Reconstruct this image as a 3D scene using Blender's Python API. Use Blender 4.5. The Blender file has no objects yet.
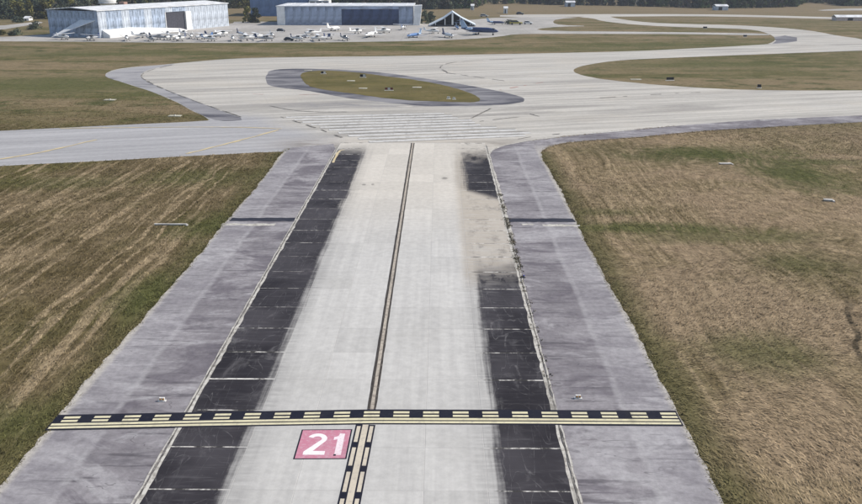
import bpy, bmesh, math, random
import numpy as np
from mathutils import Vector, Matrix
from mathutils.geometry import tessellate_polygon

random.seed(7)
R = math.radians
scene = bpy.context.scene
COL = scene.collection

# ------------------------------------------------------------------ camera
CAM_H, CAM_X = 30.0, 4.788
PITCH, YAW, FOCAL = R(18.9936), R(0.58885), 828.0      # focal length in pixels of an 862 px wide frame
cam_d = bpy.data.cameras.new("camera")
cam_d.sensor_width = 36.0
cam_d.lens = FOCAL / 862.0 * 36.0
cam_d.clip_start, cam_d.clip_end = 0.5, 9000.0
cam = bpy.data.objects.new("camera", cam_d)
cam.location = (CAM_X, 0, CAM_H)
cam.rotation_euler = (R(90) - PITCH, 0, YAW)
COL.objects.link(cam)
scene.camera = cam

# ------------------------------------------------------------------ sky, sun, exposure
SUN_EL, SUN_AZ = R(42), R(84)                           # azimuth clockwise from +Y
world = bpy.data.worlds.new("World")
scene.world = world
world.use_nodes = True
wn = world.node_tree
bg = wn.nodes["Background"]
sky = wn.nodes.new("ShaderNodeTexSky")
sky.sky_type = 'NISHITA'
sky.sun_disc = False
sky.sun_elevation, sky.sun_rotation = SUN_EL, SUN_AZ
wn.links.new(sky.outputs[0], bg.inputs[0])
bg.inputs[1].default_value = 0.10
sun_d = bpy.data.lights.new("sun", 'SUN')
sun_d.energy, sun_d.angle, sun_d.color = 3.6, R(0.53), (1.0, 0.93, 0.83)
sun = bpy.data.objects.new("sun", sun_d)
to_sun = Vector((math.sin(SUN_AZ) * math.cos(SUN_EL), math.cos(SUN_AZ) * math.cos(SUN_EL), math.sin(SUN_EL)))
sun.rotation_euler = to_sun.to_track_quat('Z', 'Y').to_euler()
sun.location = (60, 60, 120)
COL.objects.link(sun)
vs = scene.view_settings
vs.view_transform, vs.look, vs.gamma, vs.use_curve_mapping = 'Standard', 'None', 1.0, False
vs.exposure = 0.42

# ------------------------------------------------------------------ survey: photo point -> place on the flat airfield
def at(px, py, z=0.0):
    a, b = (px - 431.0) / FOCAL, (252.0 - py) / FOCAL
    y = math.cos(PITCH) + b * math.sin(PITCH)
    zz = -math.sin(PITCH) + b * math.cos(PITCH)
    c, s = math.cos(YAW), math.sin(YAW)
    t = (CAM_H - z) / -zz
    return ((a * c - y * s) * t + CAM_X, (a * s + y * c) * t)

# ------------------------------------------------------------------ node helper
class NT:
    def __init__(self, name, rough=0.9, spec=0.15):
        self.m = bpy.data.materials.new(name)
        self.m.use_nodes = True
        self.t = self.m.node_tree
        self.b = self.t.nodes["Principled BSDF"]
        self.b.inputs["Roughness"].default_value = rough
        self.b.inputs["Specular IOR Level"].default_value = spec
        self._pos = None
    def n(self, k): return self.t.nodes.new("ShaderNode" + k)
    def set(self, sock, v):
        if isinstance(v, bpy.types.NodeSocket): self.t.links.new(v, sock)
        elif isinstance(v, (tuple, list)) and len(v) == 3 and len(sock.default_value) == 4: sock.default_value = (*v, 1)
        else: sock.default_value = v
    @property
    def pos(self):
        if self._pos is None: self._pos = self.n("NewGeometry").outputs["Position"]
        return self._pos
    def xyz(self, v=None):
        s = self.n("SeparateXYZ"); self.set(s.inputs[0], v or self.pos); return s.outputs
    def comb(self, x, y, z=0.0):
        s = self.n("CombineXYZ")
        for i, v in enumerate((x, y, z)): self.set(s.inputs[i], v)
        return s.outputs[0]
    def math(self, op, a, b=0.0, c=0.0, clamp=False):
        m = self.n("Math"); m.operation = op; m.use_clamp = clamp
        for i, v in enumerate((a, b, c)): self.set(m.inputs[i], v)
        return m.outputs[0]
    def vmul(self, v, s):
        m = self.n("VectorMath"); m.operation = 'MULTIPLY'
        self.set(m.inputs[0], v); m.inputs[1].default_value = s
        return m.outputs[0]
    def vadd(self, a, b):
        m = self.n("VectorMath"); m.operation = 'ADD'
        self.set(m.inputs[0], a); self.set(m.inputs[1], b)
        return m.outputs[0]
    def noise(self, v=None, scale=1.0, detail=4.0, rough=0.55, dist=0.0, out=0):
        n = self.n("TexNoise")
        self.set(n.inputs["Vector"], v or self.pos)
        n.inputs["Scale"].default_value = scale
        n.inputs["Detail"].default_value = detail
        n.inputs["Roughness"].default_value = rough
        n.inputs["Distortion"].default_value = dist
        return n.outputs[out]
    def step(self, v, a, b, lo=0.0, hi=1.0):
        m = self.n("MapRange"); m.interpolation_type = 'SMOOTHSTEP'
        self.set(m.inputs[0], v)
        for i, q in enumerate((a, b, lo, hi)): self.set(m.inputs[i + 1], q)
        return m.outputs[0]
    def mix(self, f, a, b, blend='MIX'):
        m = self.n("Mix"); m.data_type = 'RGBA'; m.blend_type = blend
        self.set(m.inputs[0], f); self.set(m.inputs[6], a); self.set(m.inputs[7], b)
        return m.outputs[2]
    def ell(self, cx, cy, rx, ry, wob, amp=0.5, soft=0.5):
        "soft-edged patch round a place, its outline made ragged by a noise"
        x, y, z = self.xyz()
        u = self.math('MULTIPLY', self.math('SUBTRACT', x, cx), 1.0 / rx)
        v = self.math('MULTIPLY', self.math('SUBTRACT', y, cy), 1.0 / ry)
        d = self.math('SQRT', self.math('ADD', self.math('MULTIPLY', u, u), self.math('MULTIPLY', v, v)))
        d = self.math('ADD', d, self.math('MULTIPLY', self.math('SUBTRACT', wob, 0.5), amp * 2))
        return self.step(d, 1.0 + soft / 2, 1.0 - soft)
    def color(self, c): self.set(self.b.inputs["Base Color"], c)
    def bump(self, h, strength=0.4, dist=0.05):
        b = self.n("Bump"); b.inputs["Strength"].default_value = strength; b.inputs["Distance"].default_value = dist
        self.set(b.inputs["Height"], h); self.set(self.b.inputs["Normal"], b.outputs[0])
    def rnd(self): return self.n("ObjectInfo").outputs["Random"]

MATS = {}
def plain(name, col, rough=0.6, metal=0.0, spec=0.3, var=0.12, scale=1.5):
    "painted or metal surface with faint dirt"
    if name in MATS: return MATS[name]
    t = NT(name, rough, spec)
    t.b.inputs["Metallic"].default_value = metal
    tc = t.n("TexCoord").outputs["Object"]
    n = t.noise(tc, scale, 5, 0.6)
    d = tuple(c * (1 - 2.2 * var) for c in col); l = tuple(min(1, c * (1 + var)) for c in col)
    t.color(t.mix(t.step(n, 0.3, 0.7), d, l))
    MATS[name] = t.m
    return t.m

# ------------------------------------------------------------------ grass colours (shared by the ground sheet and the tufts)
def grass_material(name, tuft=False, bias=0.0):
    t = NT(name, 0.95, 0.05)
    x, y, z = t.xyz()
    flat = t.comb(x, y, 0.0)
    big = t.noise(flat, 0.018, 3)
    mid = t.noise(flat, 0.09, 5, 0.6)
    fine = t.noise(flat, 0.9, 5, 0.7)
    # mown streaks: follow the taxiway on the left, curl about on the right
    wob = t.noise(flat, 0.035, 2, 0.5, out=1)
    amp = t.step(x, 25, 45, 5.0, 26.0)
    wv = t.n("VectorMath"); wv.operation = 'SCALE'
    t.set(wv.inputs[0], wob); t.set(wv.inputs["Scale"], amp)
    sw = t.vadd(flat, wv.outputs[0])
    s1 = t.noise(t.vmul(sw, (0.85, 0.03, 1)), 1.0, 4, 0.65)
    s2 = t.noise(t.vmul(sw, (3.0, 0.14, 1)), 1.0, 3, 0.6)
    wv2 = t.n("VectorMath"); wv2.operation = 'SCALE'
    t.set(wv2.inputs[0], wob); wv2.inputs["Scale"].default_value = 60.0
    s3 = t.noise(t.vmul(t.vadd(flat, wv2.outputs[0]), (0.25, 2.2, 1)), 1.0, 4, 0.65)
    tan, straw, olive, green, brown = (0.182, 0.139, 0.080), (0.335, 0.260, 0.162), (0.105, 0.095, 0.034), (0.050, 0.074, 0.018), (0.098, 0.076, 0.036)
    c = t.mix(t.step(mid, 0.35, 0.68), tan, brown)
    c = t.mix(t.math('MULTIPLY', t.step(big, 0.48, 0.62), 0.8), c, olive)
    pt = t.noise(flat, 0.055, 5, 0.65)
    c = t.mix(t.math('MULTIPLY', t.step(pt, 0.52, 0.66), 0.6), c, (0.082, 0.072, 0.030))
    near = t.step(y, 185, 140)                                        # dried out near the camera, greener beyond
    side = t.step(x, -20, 20)
    stre = t.math('MULTIPLY', t.step(s1, 0.50, 0.62), near)
    c = t.mix(t.math('MULTIPLY', stre, 0.72), c, straw)
    c = t.mix(t.math('MULTIPLY', t.math('MULTIPLY', t.step(s2, 0.55, 0.70), near), 0.42), c, straw)
    c = t.mix(t.math('MULTIPLY', t.math('MULTIPLY', side, near), 0.36), c, straw)
    c = t.mix(t.math('MULTIPLY', t.math('MULTIPLY', t.step(s3, 0.53, 0.66), near), t.math('MULTIPLY', side, 0.7)), c, straw)
    c = t.mix(t.math('MULTIPLY', t.step(s1, 0.46, 0.34), t.math('MULTIPLY', near, 0.65)), c, brown)
    pk = t.noise(flat, 0.045, 4, 0.6, 0.5)
    c = t.mix(t.math('MULTIPLY', t.math('MULTIPLY', side, near), t.step(pk, 0.46, 0.58, 0.0, 0.6)), c, (0.300, 0.225, 0.148))
    c = t.mix(t.math('MULTIPLY', near, t.step(pk, 0.44, 0.34, 0.0, 0.32)), c, (0.100, 0.092, 0.036))
    far = t.step(y, 150, 190)
    fb = t.noise(t.comb(t.math('MULTIPLY', x, 0.012), t.math('MULTIPLY', y, 0.05)), 1.0, 4, 0.6)
    fc = t.mix(t.step(fb, 0.36, 0.62), (0.104, 0.096, 0.038), (0.20, 0.155, 0.090))
    fc = t.mix(t.step(mid, 0.50, 0.75), fc, (0.062, 0.075, 0.024))
    fd = t.noise(t.comb(t.math('MULTIPLY', x, 0.10), t.math('MULTIPLY', y, 0.22)), 1.0, 6, 0.75, 0.5)
    fc = t.mix(t.math('MULTIPLY', t.step(fd, 0.50, 0.66), 0.75), fc, (0.235, 0.180, 0.105))
    fc = t.mix(t.math('MULTIPLY', t.step(fd, 0.48, 0.33), 0.8), fc, (0.050, 0.054, 0.016))
    c = t.mix(far, c, fc)
    c = t.mix(t.math('MULTIPLY', t.step(y, 440, 640), 0.75), c, (0.20, 0.155, 0.095))
    # greener verge beside the pavement, wet hollows
    edge = t.math('MULTIPLY', t.step(t.math('ABSOLUTE', x), 25.5, 22.3), t.step(y, 150, 138))
    c = t.mix(t.math('MULTIPLY', edge, t.step(mid, 0.30, 0.55, 0.35, 0.85)), c, (0.100, 0.092, 0.040))
    for cx, cy, rx, ry, k in ((50, 139, 17, 6.5, .95), (60, 124, 7, 13, .9), (66, 133, 12, 3, .7), (29, 96.5, 12, 2.6, .85), (27, 103, 5, 2, .5), (-24.5, 97, 5, 5, .7),
                              (-31, 122, 10, 7, .6), (-24, 74, 4, 7, .75), (-26, 50, 4, 4, .7), (43, 84, 6, 4, .55), (31, 62, 5, 4.5, .6), (38, 93, 12, 3, .6), (-52, 118, 12, 4, .45),
                              (-100, 225, 40, 22, .75), (-60, 208, 16, 10, .5), (85, 275, 40, 14, .5), (-110, 310, 60, 10, .6), (20, 330, 90, 12, .55), (110, 345, 50, 14, .5)):
        c = t.mix(t.math('MULTIPLY', t.ell(cx, cy, rx, ry, t.math('ADD', t.math('MULTIPLY', mid, .6), t.math('MULTIPLY', s1, .4)), 1.3, 0.8), k), c, t.mix(fine, (0.052, 0.066, 0.020), (0.105, 0.108, 0.038)))
    # pairs of wheel tracks pressed into the dry grass
    def track(x0, x1, y0, y1, w, colr, k):
        yy = t.math('ADD', x, t.math('MULTIPLY', y, -(x1 - x0) / (y1 - y0)))
        cc = x0 - y0 * (x1 - x0) / (y1 - y0)
        d = t.math('ABSOLUTE', t.math('SUBTRACT', t.math('ADD', yy, t.math('MULTIPLY', t.math('SUBTRACT', mid, 0.5), 3.0)), cc))
        m = t.math('MULTIPLY', t.step(d, w, w * 0.35), t.math('MULTIPLY', t.step(y, y0, y0 + 8), t.step(y, y1, y1 - 8)))
        return t.mix(t.math('MULTIPLY', m, t.math('MULTIPLY', t.step(fine, 0.3, 0.6), k)), c, colr)
    for a in ((-31.5, -29.2, 50, 134, .30, straw, .9), (-29.6, -27.4, 60, 130, .26, straw, .8), (-36, -36.5, 48, 126, .30, straw, .55), (-38, -38.6, 48, 126, .25, straw, .5),
              (-44, -43, 70, 120, .35, straw, .55), (-47.5, -45, 70, 118, .3, straw, .5), (31, 33, 92, 142, .28, straw, .75), (32.9, 35.2, 92, 140, .24, straw, .7), (25.2, 26.2, 104, 142, .45, straw, .6),
              (37.3, 45, 56, 78, .42, (0.045, 0.038, 0.026), .95), (39.2, 46.9, 56, 78, .36, (0.05, 0.042, 0.028), .8)):
        c = track(*a)
    fin = t.step(fine, 0.25, 0.75, 0.72, 1.22)
    if tuft:
        fin = t.math('MULTIPLY', fin, t.step(t.n("NewGeometry").outputs["Random Per Island"], 0.0, 1.0, 0.60, 1.72))
    c = t.mix(1.0, c, t.comb(fin, fin, fin), 'MULTIPLY')
    if bias: c = t.mix(bias, c, t.mix(t.step(mid, .4, .62), (0.088, 0.080, 0.024), (0.150, 0.122, 0.046)))
    t.color(c)
    if not tuft:
        t.bump(t.math('ADD', t.noise(flat, 2.6, 6, 0.75), t.math('MULTIPLY', t.math('ADD', s1, s3), 0.8)), 0.55, 0.14)
    return t.m
M_GRASS = grass_material("dry_grass")
M_TUFT = grass_material("grass_tuft", True)
M_ISLAND = grass_material("island_grass", False, 0.7)

# ------------------------------------------------------------------ pavement materials
def slab_material():
    t = NT("taxiway_concrete", 0.88, 0.18)
    x, y, z = t.xyz()
    flat = t.comb(x, y, 0.0)
    n1 = t.noise(flat, 0.12, 4)
    n2 = t.noise(flat, 1.3, 6, 0.7)
    along = t.noise(t.vmul(flat, (1.6, 0.05, 1)), 1.0, 4, 0.6)
    across = t.noise(t.vmul(flat, (0.25, 2.4, 1)), 1.0, 4, 0.7)
    base = t.mix(t.step(along, 0.3, 0.7), (0.455, 0.445, 0.425), (0.51, 0.50, 0.475))
    base = t.mix(t.math('MULTIPLY', t.step(n1, 0.52, 0.7), 0.35), base, (0.41, 0.40, 0.375))
    warm = t.step(y, 84, 118)
    base = t.mix(t.math('MULTIPLY', warm, 0.75), base, (0.56, 0.52, 0.455))
    rv = t.step(t.rnd(), 0, 1, 0.94, 1.05)
    base = t.mix(1.0, base, t.comb(rv, rv, rv), 'MULTIPLY')
    spk = t.step(n2, 0.30, 0.7, 0.91, 1.07)
    base = t.mix(1.0, base, t.comb(spk, spk, spk), 'MULTIPLY')
    ax = t.math('ABSOLUTE', x)
    right = t.step(x, -1, 1)
    tan = t.math('MULTIPLY', t.math('MULTIPLY', right, t.step(ax, 6.6, 8.0)), t.math('MULTIPLY', t.step(y, 74, 81), t.step(y, 150, 128)))
    base = t.mix(t.math('MULTIPLY', tan, t.step(across, 0.3, 0.7, 0.35, 0.85)), base, (0.385, 0.335, 0.27))
    # dark bituminous coat on the outer lanes, brushed out at its inner edge
    wob = t.math('ADD', t.math('ADD', t.math('MULTIPLY', t.math('SUBTRACT', n1, 0.5), 1.6), 0.0), t.math('MULTIPLY', t.math('SUBTRACT', across, 0.5), 0.7)); wob = t.math('ADD', wob, t.math('MULTIPLY', t.math('SUBTRACT', n2, 0.5), 0.9))
    lines = t.noise(t.vmul(flat, (2.6, 0.06, 1)), 1.0, 3, 0.6)
    ed = t.math('SUBTRACT', t.math('ADD', t.math('ADD', ax, wob), t.math('MULTIPLY', t.math('SUBTRACT', lines, 0.5), 1.6)), t.math('MULTIPLY', right, 0.55))
    m = t.step(ed, 7.3, 8.6)
    soft = t.math('MULTIPLY', t.step(ed, 5.9, 8.2), t.step(across, 0.3, 0.7, 0.10, 0.42))
    m = t.math('MAXIMUM', m, soft)
    yw = t.math('ADD', y, t.math('MULTIPLY', t.math('SUBTRACT', n1, 0.5), 14.0))
    yr = t.math('ADD', t.math('ADD', y, t.math('MULTIPLY', t.math('SUBTRACT', x, 10.5), 1.15)), t.math('MULTIPLY', wob, 1.2))
    yq = t.math('ADD', t.math('ADD', y, t.math('MULTIPLY', t.math('SUBTRACT', across, 0.5), 10.0)), t.math('MULTIPLY', t.math('SUBTRACT', n1, 0.5), 14.0))
    gr = t.math('ADD', t.math('ADD', t.step(yq, 87, 75), t.math('MULTIPLY', t.step(yr, 110.0, 113.5), t.step(yw, 146, 128))), t.math('MULTIPLY', t.step(t.noise(t.vmul(flat, (0.55, 0.30, 1)), 1.0, 6, 0.72), 0.48, 0.70), 0.42), clamp=True)
    gl = t.step(yw, 147, 136)
    gate = t.math('ADD', t.math('MULTIPLY', right, gr), t.math('MULTIPLY', t.math('SUBTRACT', 1.0, right), gl))
    m = t.math('MULTIPLY', m, gate)
    dk = t.mix(t.step(n1, 0.35, 0.65), (0.019, 0.017, 0.021), (0.052, 0.048, 0.054))
    dk = t.mix(t.step(n2, 0.62, 0.80), dk, (0.16, 0.155, 0.16))
    # pale scuffs and wheel scratches over the coat
    rid = t.math('ABSOLUTE', t.math('SUBTRACT', t.noise(t.vmul(flat, (0.30, 0.16, 1)), 1.0, 1.5, 0.4, 0.8), 0.5))
    rid2 = t.math('ABSOLUTE', t.math('SUBTRACT', t.noise(t.vmul(flat, (0.9, 0.10, 1)), 1.0, 1.0, 0.4, 0.3), 0.47))
    scr = t.math('MULTIPLY', t.math('MAXIMUM', t.step(rid, 0.007, 0.001), t.step(rid2, 0.006, 0.001)), t.step(n2, 0.4, 0.62))
    pt = t.noise(t.vmul(flat, (0.5, 0.22, 1)), 1.0, 6, 0.72, 0.6)
    dk = t.mix(t.math('MULTIPLY', t.step(pt, 0.54, 0.72), 0.42), dk, (0.145, 0.138, 0.142))
    haz = t.step(across, 0.50, 0.72)
    dk = t.mix(t.math('MULTIPLY', haz, 0.35), dk, (0.13, 0.125, 0.13))
    dk = t.mix(t.math('MULTIPLY', scr, 0.28), dk, (0.30, 0.29, 0.29))
    c = t.mix(m, base, dk)
    # two dark oil spots and stray rubber
    for sx, sy, r in ((-6.2, 117.0, .35), (-4.9, 117.2, .28), (5.6, 121, .5)):
        c = t.mix(t.math('MULTIPLY', t.ell(sx, sy, r, r * 1.6, n2, .5), .6), c, (0.10, 0.095, 0.09))
    t.color(c)
    t.bump(n2, 0.12, 0.02)
    return t.m
M_SLAB = slab_material()

def joint_material():
    t = NT("joint_filler", 0.95, 0.05)
    x, y, z = t.xyz()
    ax = t.math('ABSOLUTE', x)
    n = t.noise(t.comb(x, y, 0.0), 0.8, 4, 0.7)
    pale = t.mix(t.step(n, 0.42, 0.60), (0.05, 0.048, 0.046), (0.62, 0.60, 0.56))
    t.color(t.mix(t.step(ax, 8.0, 8.6), (0.44, 0.43, 0.41), pale))
    return t.m
M_JOINT = joint_material()

def shoulder_material():
    t = NT("shoulder_asphalt", 0.92, 0.12)
    x, y, z = t.xyz()
    flat = t.comb(x, y, 0.0)
    n1 = t.noise(flat, 0.10, 4)
    n2 = t.noise(flat, 1.8, 6, 0.75)
    smear = t.noise(t.vmul(flat, (0.22, 0.75, 1)), 1.0, 5, 0.6, 0.6)
    smear2 = t.noise(t.vmul(flat, (0.12, 1.5, 1)), 1.0, 4, 0.6)
    c = t.mix(t.step(n1, 0.33, 0.68), (0.205, 0.192, 0.203), (0.305, 0.290, 0.300))
    c = t.mix(t.math('MULTIPLY', t.step(smear, 0.50, 0.68), 0.65), c, (0.130, 0.122, 0.134))
    c = t.mix(t.math('MULTIPLY', t.step(smear2, 0.56, 0.66), 0.7), c, (0.085, 0.078, 0.088))
    c = t.mix(t.math('MULTIPLY', t.step(smear, 0.42, 0.28), 0.55), c, (0.40, 0.392, 0.40))
    pb = t.noise(t.vmul(flat, (0.10, 0.16, 1)), 1.0, 5, 0.68, 0.9)
    c = t.mix(t.math('MULTIPLY', t.step(pb, 0.48, 0.62), 0.75), c, (0.120, 0.108, 0.124))
    c = t.mix(t.math('MULTIPLY', t.step(pb, 0.46, 0.34), 0.6), c, (0.39, 0.378, 0.385))
    ck = t.math('ABSOLUTE', t.math('SUBTRACT', t.noise(t.vmul(flat, (0.10, 0.45, 1)), 1.0, 3, 0.55, 0.4), 0.5))
    c = t.mix(t.math('MULTIPLY', t.step(ck, 0.006, 0.001), t.step(n2, 0.35, 0.6, 0.0, 0.65)), c, (0.06, 0.056, 0.06))
    ax = t.math('ABSOLUTE', x)
    wb = t.math('MULTIPLY', t.math('SUBTRACT', n2, 0.5), 0.7)
    near = t.step(y, 150, 135)
    outer = t.math('MULTIPLY', t.step(t.math('ADD', ax, t.math('MULTIPLY', t.math('SUBTRACT', n1, 0.5), 1.2)), 17.6, 18.3), near)
    c = t.mix(t.math('MULTIPLY', outer, 0.22), c, (0.44, 0.43, 0.44))
    seam = t.math('ABSOLUTE', t.math('SUBTRACT', t.math('ADD', ax, t.math('MULTIPLY', t.math('SUBTRACT', n1, 0.5), 0.8)), 18.1))
    c = t.mix(t.math('MULTIPLY', t.math('MULTIPLY', t.step(seam, 0.42, 0.05), near), t.step(smear, .35, .6, .05, .35)), c, (0.42, 0.41, 0.41))
    dust = t.math('MULTIPLY', t.step(t.math('ADD', ax, wb), 21.2, 21.9), near)
    c = t.mix(t.math('MULTIPLY', dust, 0.8), c, (0.46, 0.43, 0.38))
    sp = t.step(n2, 0.3, 0.7, 0.82, 1.14)
    c = t.mix(1.0, c, t.comb(sp, sp, sp), 'MULTIPLY')
    t.color(c); t.bump(n2, 0.2, 0.02)
    return t.m
M_SHOULDER = shoulder_material()

def runway_material():
    t = NT("runway_surface", 0.9, 0.15)
    x, y, z = t.xyz()
    flat = t.comb(x, y, 0.0)
    a = R(15)
    u = t.math('ADD', t.math('MULTIPLY', x, math.cos(a)), t.math('MULTIPLY', y, math.sin(a)))
    v = t.math('SUBTRACT', t.math('MULTIPLY', y, math.cos(a)), t.math('MULTIPLY', x, math.sin(a)))
    n1 = t.noise(flat, 0.05, 4)
    n2 = t.noise(flat, 1.0, 6, 0.7)
    st = t.noise(t.comb(t.math('MULTIPLY', u, 0.02), t.math('MULTIPLY', v, 0.45)), 1.0, 5, 0.65, 0.4)
    st2 = t.noise(t.comb(t.math('MULTIPLY', u, 0.05), t.math('MULTIPLY', v, 1.6)), 1.0, 4, 0.65, 0.3)
    conc = t.mix(t.step(st, 0.32, 0.68), (0.365, 0.348, 0.315), (0.525, 0.50, 0.455))
    conc = t.mix(t.math('MULTIPLY', t.step(st2, 0.53, 0.70), 0.65), conc, (0.25, 0.24, 0.222))
    conc = t.mix(t.math('MULTIPLY', t.step(n1, 0.50, 0.66), 0.4), conc, (0.47, 0.43, 0.37))
    big = t.noise(t.comb(t.math('MULTIPLY', u, 0.010), t.math('MULTIPLY', v, 0.13)), 1.0, 5, 0.7, 0.8)
    conc = t.mix(t.math('MULTIPLY', t.step(big, 0.49, 0.63), 0.75), conc, (0.285, 0.270, 0.250))
    conc = t.mix(t.math('MULTIPLY', t.step(big, 0.44, 0.32), 0.5), conc, (0.54, 0.525, 0.49))
    # slab joints, faint
    bx = t.math('PINGPONG', u, 4.0); by = t.math('PINGPONG', v, 3.0)
    jm = t.math('MAXIMUM', t.step(bx, 0.16, 0.05), t.step(by, 0.14, 0.05))
    conc = t.mix(t.math('MULTIPLY', jm, t.step(n2, 0.4, 0.65, 0.03, 0.25)), conc, (0.27, 0.26, 0.24))
    asp = t.mix(t.step(st, 0.35, 0.68), (0.315, 0.312, 0.318), (0.40, 0.395, 0.40))
    asp = t.mix(t.math('MULTIPLY', t.step(big, 0.5, 0.66), 0.4), asp, (0.27, 0.265, 0.27))
    asp = t.mix(t.math('MULTIPLY', t.step(st2, 0.58, 0.72), 0.4), asp, (0.24, 0.24, 0.26))
    # asphalt to the left of a slanting joint, concrete to its right
    d = t.math('ADD', t.math('ADD', x, t.math('MULTIPLY', y, 0.72)), t.math('MULTIPLY', t.math('SUBTRACT', n1, 0.5), 10.0))
    m = t.math('MULTIPLY', t.step(d, 98, 88), t.step(y, 185, 172))
    c = t.mix(m, conc, asp)
    # tan wear and rubber where the taxiway meets the runway
    rb = t.noise(t.vmul(flat, (0.10, 0.30, 1)), 1.0, 4, 0.6, 0.8)
    z1 = t.ell(-17, 146, 9, 6, rb, 0.6, 0.8); z2 = t.ell(17, 146, 12, 5, rb, 0.6, 0.8)
    c = t.mix(t.math('MULTIPLY', t.math('MAXIMUM', z1, z2), t.step(rb, 0.36, 0.62, 0.1, 0.8)), c, (0.16, 0.145, 0.135))
    z3 = t.ell(0, 147, 26, 8, rb, 0.4, 0.8)
    c = t.mix(t.math('MULTIPLY', z3, 0.3), c, (0.52, 0.46, 0.38))
    z4 = t.ell(-8, 191, 34, 6, rb, 0.8, 0.9)
    c = t.mix(t.math('MULTIPLY', z4, t.step(rb, 0.38, 0.58, 0, 0.8)), c, (0.22, 0.215, 0.22))
    sp = t.step(n2, 0.3, 0.7, 0.93, 1.06)
    c = t.mix(1.0, c, t.comb(sp, sp, sp), 'MULTIPLY')
    t.color(c); t.bump(n2, 0.1, 0.02)
    return t.m
M_RUNWAY = runway_material()

def verge_material():
    t = NT("dark_verge_asphalt", 0.93, 0.1)
    x, y, z = t.xyz(); flat = t.comb(x, y, 0.0)
    n1 = t.noise(t.vmul(flat, (0.05, 0.16, 1)), 1.0, 5, 0.65, 0.5)
    n2 = t.noise(flat, 0.9, 5, 0.7)
    c = t.mix(t.step(n1, 0.33, 0.64), (0.060, 0.060, 0.076), (0.245, 0.240, 0.25))
    c = t.mix(t.step(n2, 0.60, 0.75), c, (0.30, 0.295, 0.30))
    c = t.mix(t.math('MULTIPLY', t.step(x, -40, -72), t.step(n1, 0.3, 0.6, 0.35, 0.9)), c, (0.34, 0.335, 0.34))
    t.color(c); t.bump(n2, 0.2, 0.03)
    return t.m
M_VERGE = verge_material()

def apron_material():
    t = NT("apron_concrete", 0.9, 0.15)
    x, y, z = t.xyz(); flat = t.comb(x, y, 0.0)
    n1 = t.noise(flat, 0.03, 4); n2 = t.noise(flat, 0.35, 5, 0.65)
    c = t.mix(t.step(n1, 0.35, 0.65), (0.33, 0.315, 0.29), (0.43, 0.41, 0.385))
    c = t.mix(t.math('MULTIPLY', t.step(n2, 0.52, 0.68), 0.7), c, (0.20, 0.19, 0.18))
    bx = t.math('PINGPONG', x, 6.0); by = t.math('PINGPONG', y, 6.0)
    c = t.mix(t.math('MULTIPLY', t.math('MAXIMUM', t.step(bx, .25, .1), t.step(by, .25, .1)), 0.4), c, (0.25, 0.24, 0.23))
    t.color(c); t.bump(n2, 0.1, 0.02)
    return t.m
M_APRON = apron_material()

def paint_material(name, col, under, wear=0.5, scale=2.2, spec=0.15):
    t = NT(name, 0.8, spec)
    x, y, z = t.xyz(); flat = t.comb(x, y, 0.0)
    n = t.noise(flat, scale, 6, 0.75); n2 = t.noise(flat, 0.35, 3)
    c = t.mix(t.step(n, 0.62 - wear * 0.25, 0.80 - wear * 0.2), col, under)
    c = t.mix(t.math('MULTIPLY', t.step(n2, 0.4, 0.7), 0.25), c, under)
    rub = t.noise(t.vmul(flat, (0.9, 0.12, 1)), 1.0, 5, 0.7)
    c = t.mix(t.math('MULTIPLY', t.step(rub, 0.50, 0.72), 0.5 * wear + 0.15), c, tuple(q * .55 for q in under))
    t.color(c)
    return t.m
M_YELLOW = paint_material("faded_yellow_paint", (0.64, 0.59, 0.40), (0.42, 0.39, 0.31), 0.5)
M_CREAM = paint_material("cream_line_paint", (0.56, 0.50, 0.40), (0.40, 0.36, 0.31), 0.55)
M_CREAM2 = paint_material("scuffed_line_paint", (0.47, 0.42, 0.35), (0.22, 0.19, 0.165), 0.75)
M_BLACK = paint_material("black_line_paint", (0.012, 0.013, 0.024), (0.035, 0.034, 0.042), 0.3)
M_BROWNB = paint_material("worn_dark_line_paint", (0.040, 0.035, 0.032), (0.13, 0.115, 0.10), 0.5)
M_WHITEP = paint_material("white_marking_paint", (0.57, 0.56, 0.54), (0.42, 0.41, 0.385), 0.65, 0.8)
M_PINK = paint_material("faded_red_paint", (0.50, 0.20, 0.27), (0.53, 0.33, 0.38), 0.65, 3.5)
M_WHITEN = paint_material("white_numeral_paint", (0.80, 0.78, 0.78), (0.70, 0.50, 0.55), 0.35, 3.0)
M_WORN1 = paint_material("worn_numeral_paint", (0.78, 0.70, 0.72), (0.60, 0.38, 0.44), 0.55, 4.5)
M_FADEY = paint_material("faint_yellow_line", (0.56, 0.46, 0.27), (0.44, 0.40, 0.33), 0.5, 0.8)
M_RED = paint_material("faint_red_line", (0.42, 0.14, 0.11), (0.40, 0.33, 0.30), 0.7, 0.9)
M_TAR = paint_material("tar_seal", (0.075, 0.07, 0.065), (0.33, 0.31, 0.28), 0.75, 0.9)
M_DARKSTRIP = paint_material("dark_strip_surface", (0.028, 0.030, 0.044), (0.06, 0.06, 0.07), 0.3)
M_SEAL = paint_material("pale_joint_sealant", (0.55, 0.53, 0.48), (0.27, 0.25, 0.22), 0.75, 1.6)
M_CONC = plain("cast_concrete", (0.52, 0.50, 0.47), 0.9, var=0.15)

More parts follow.
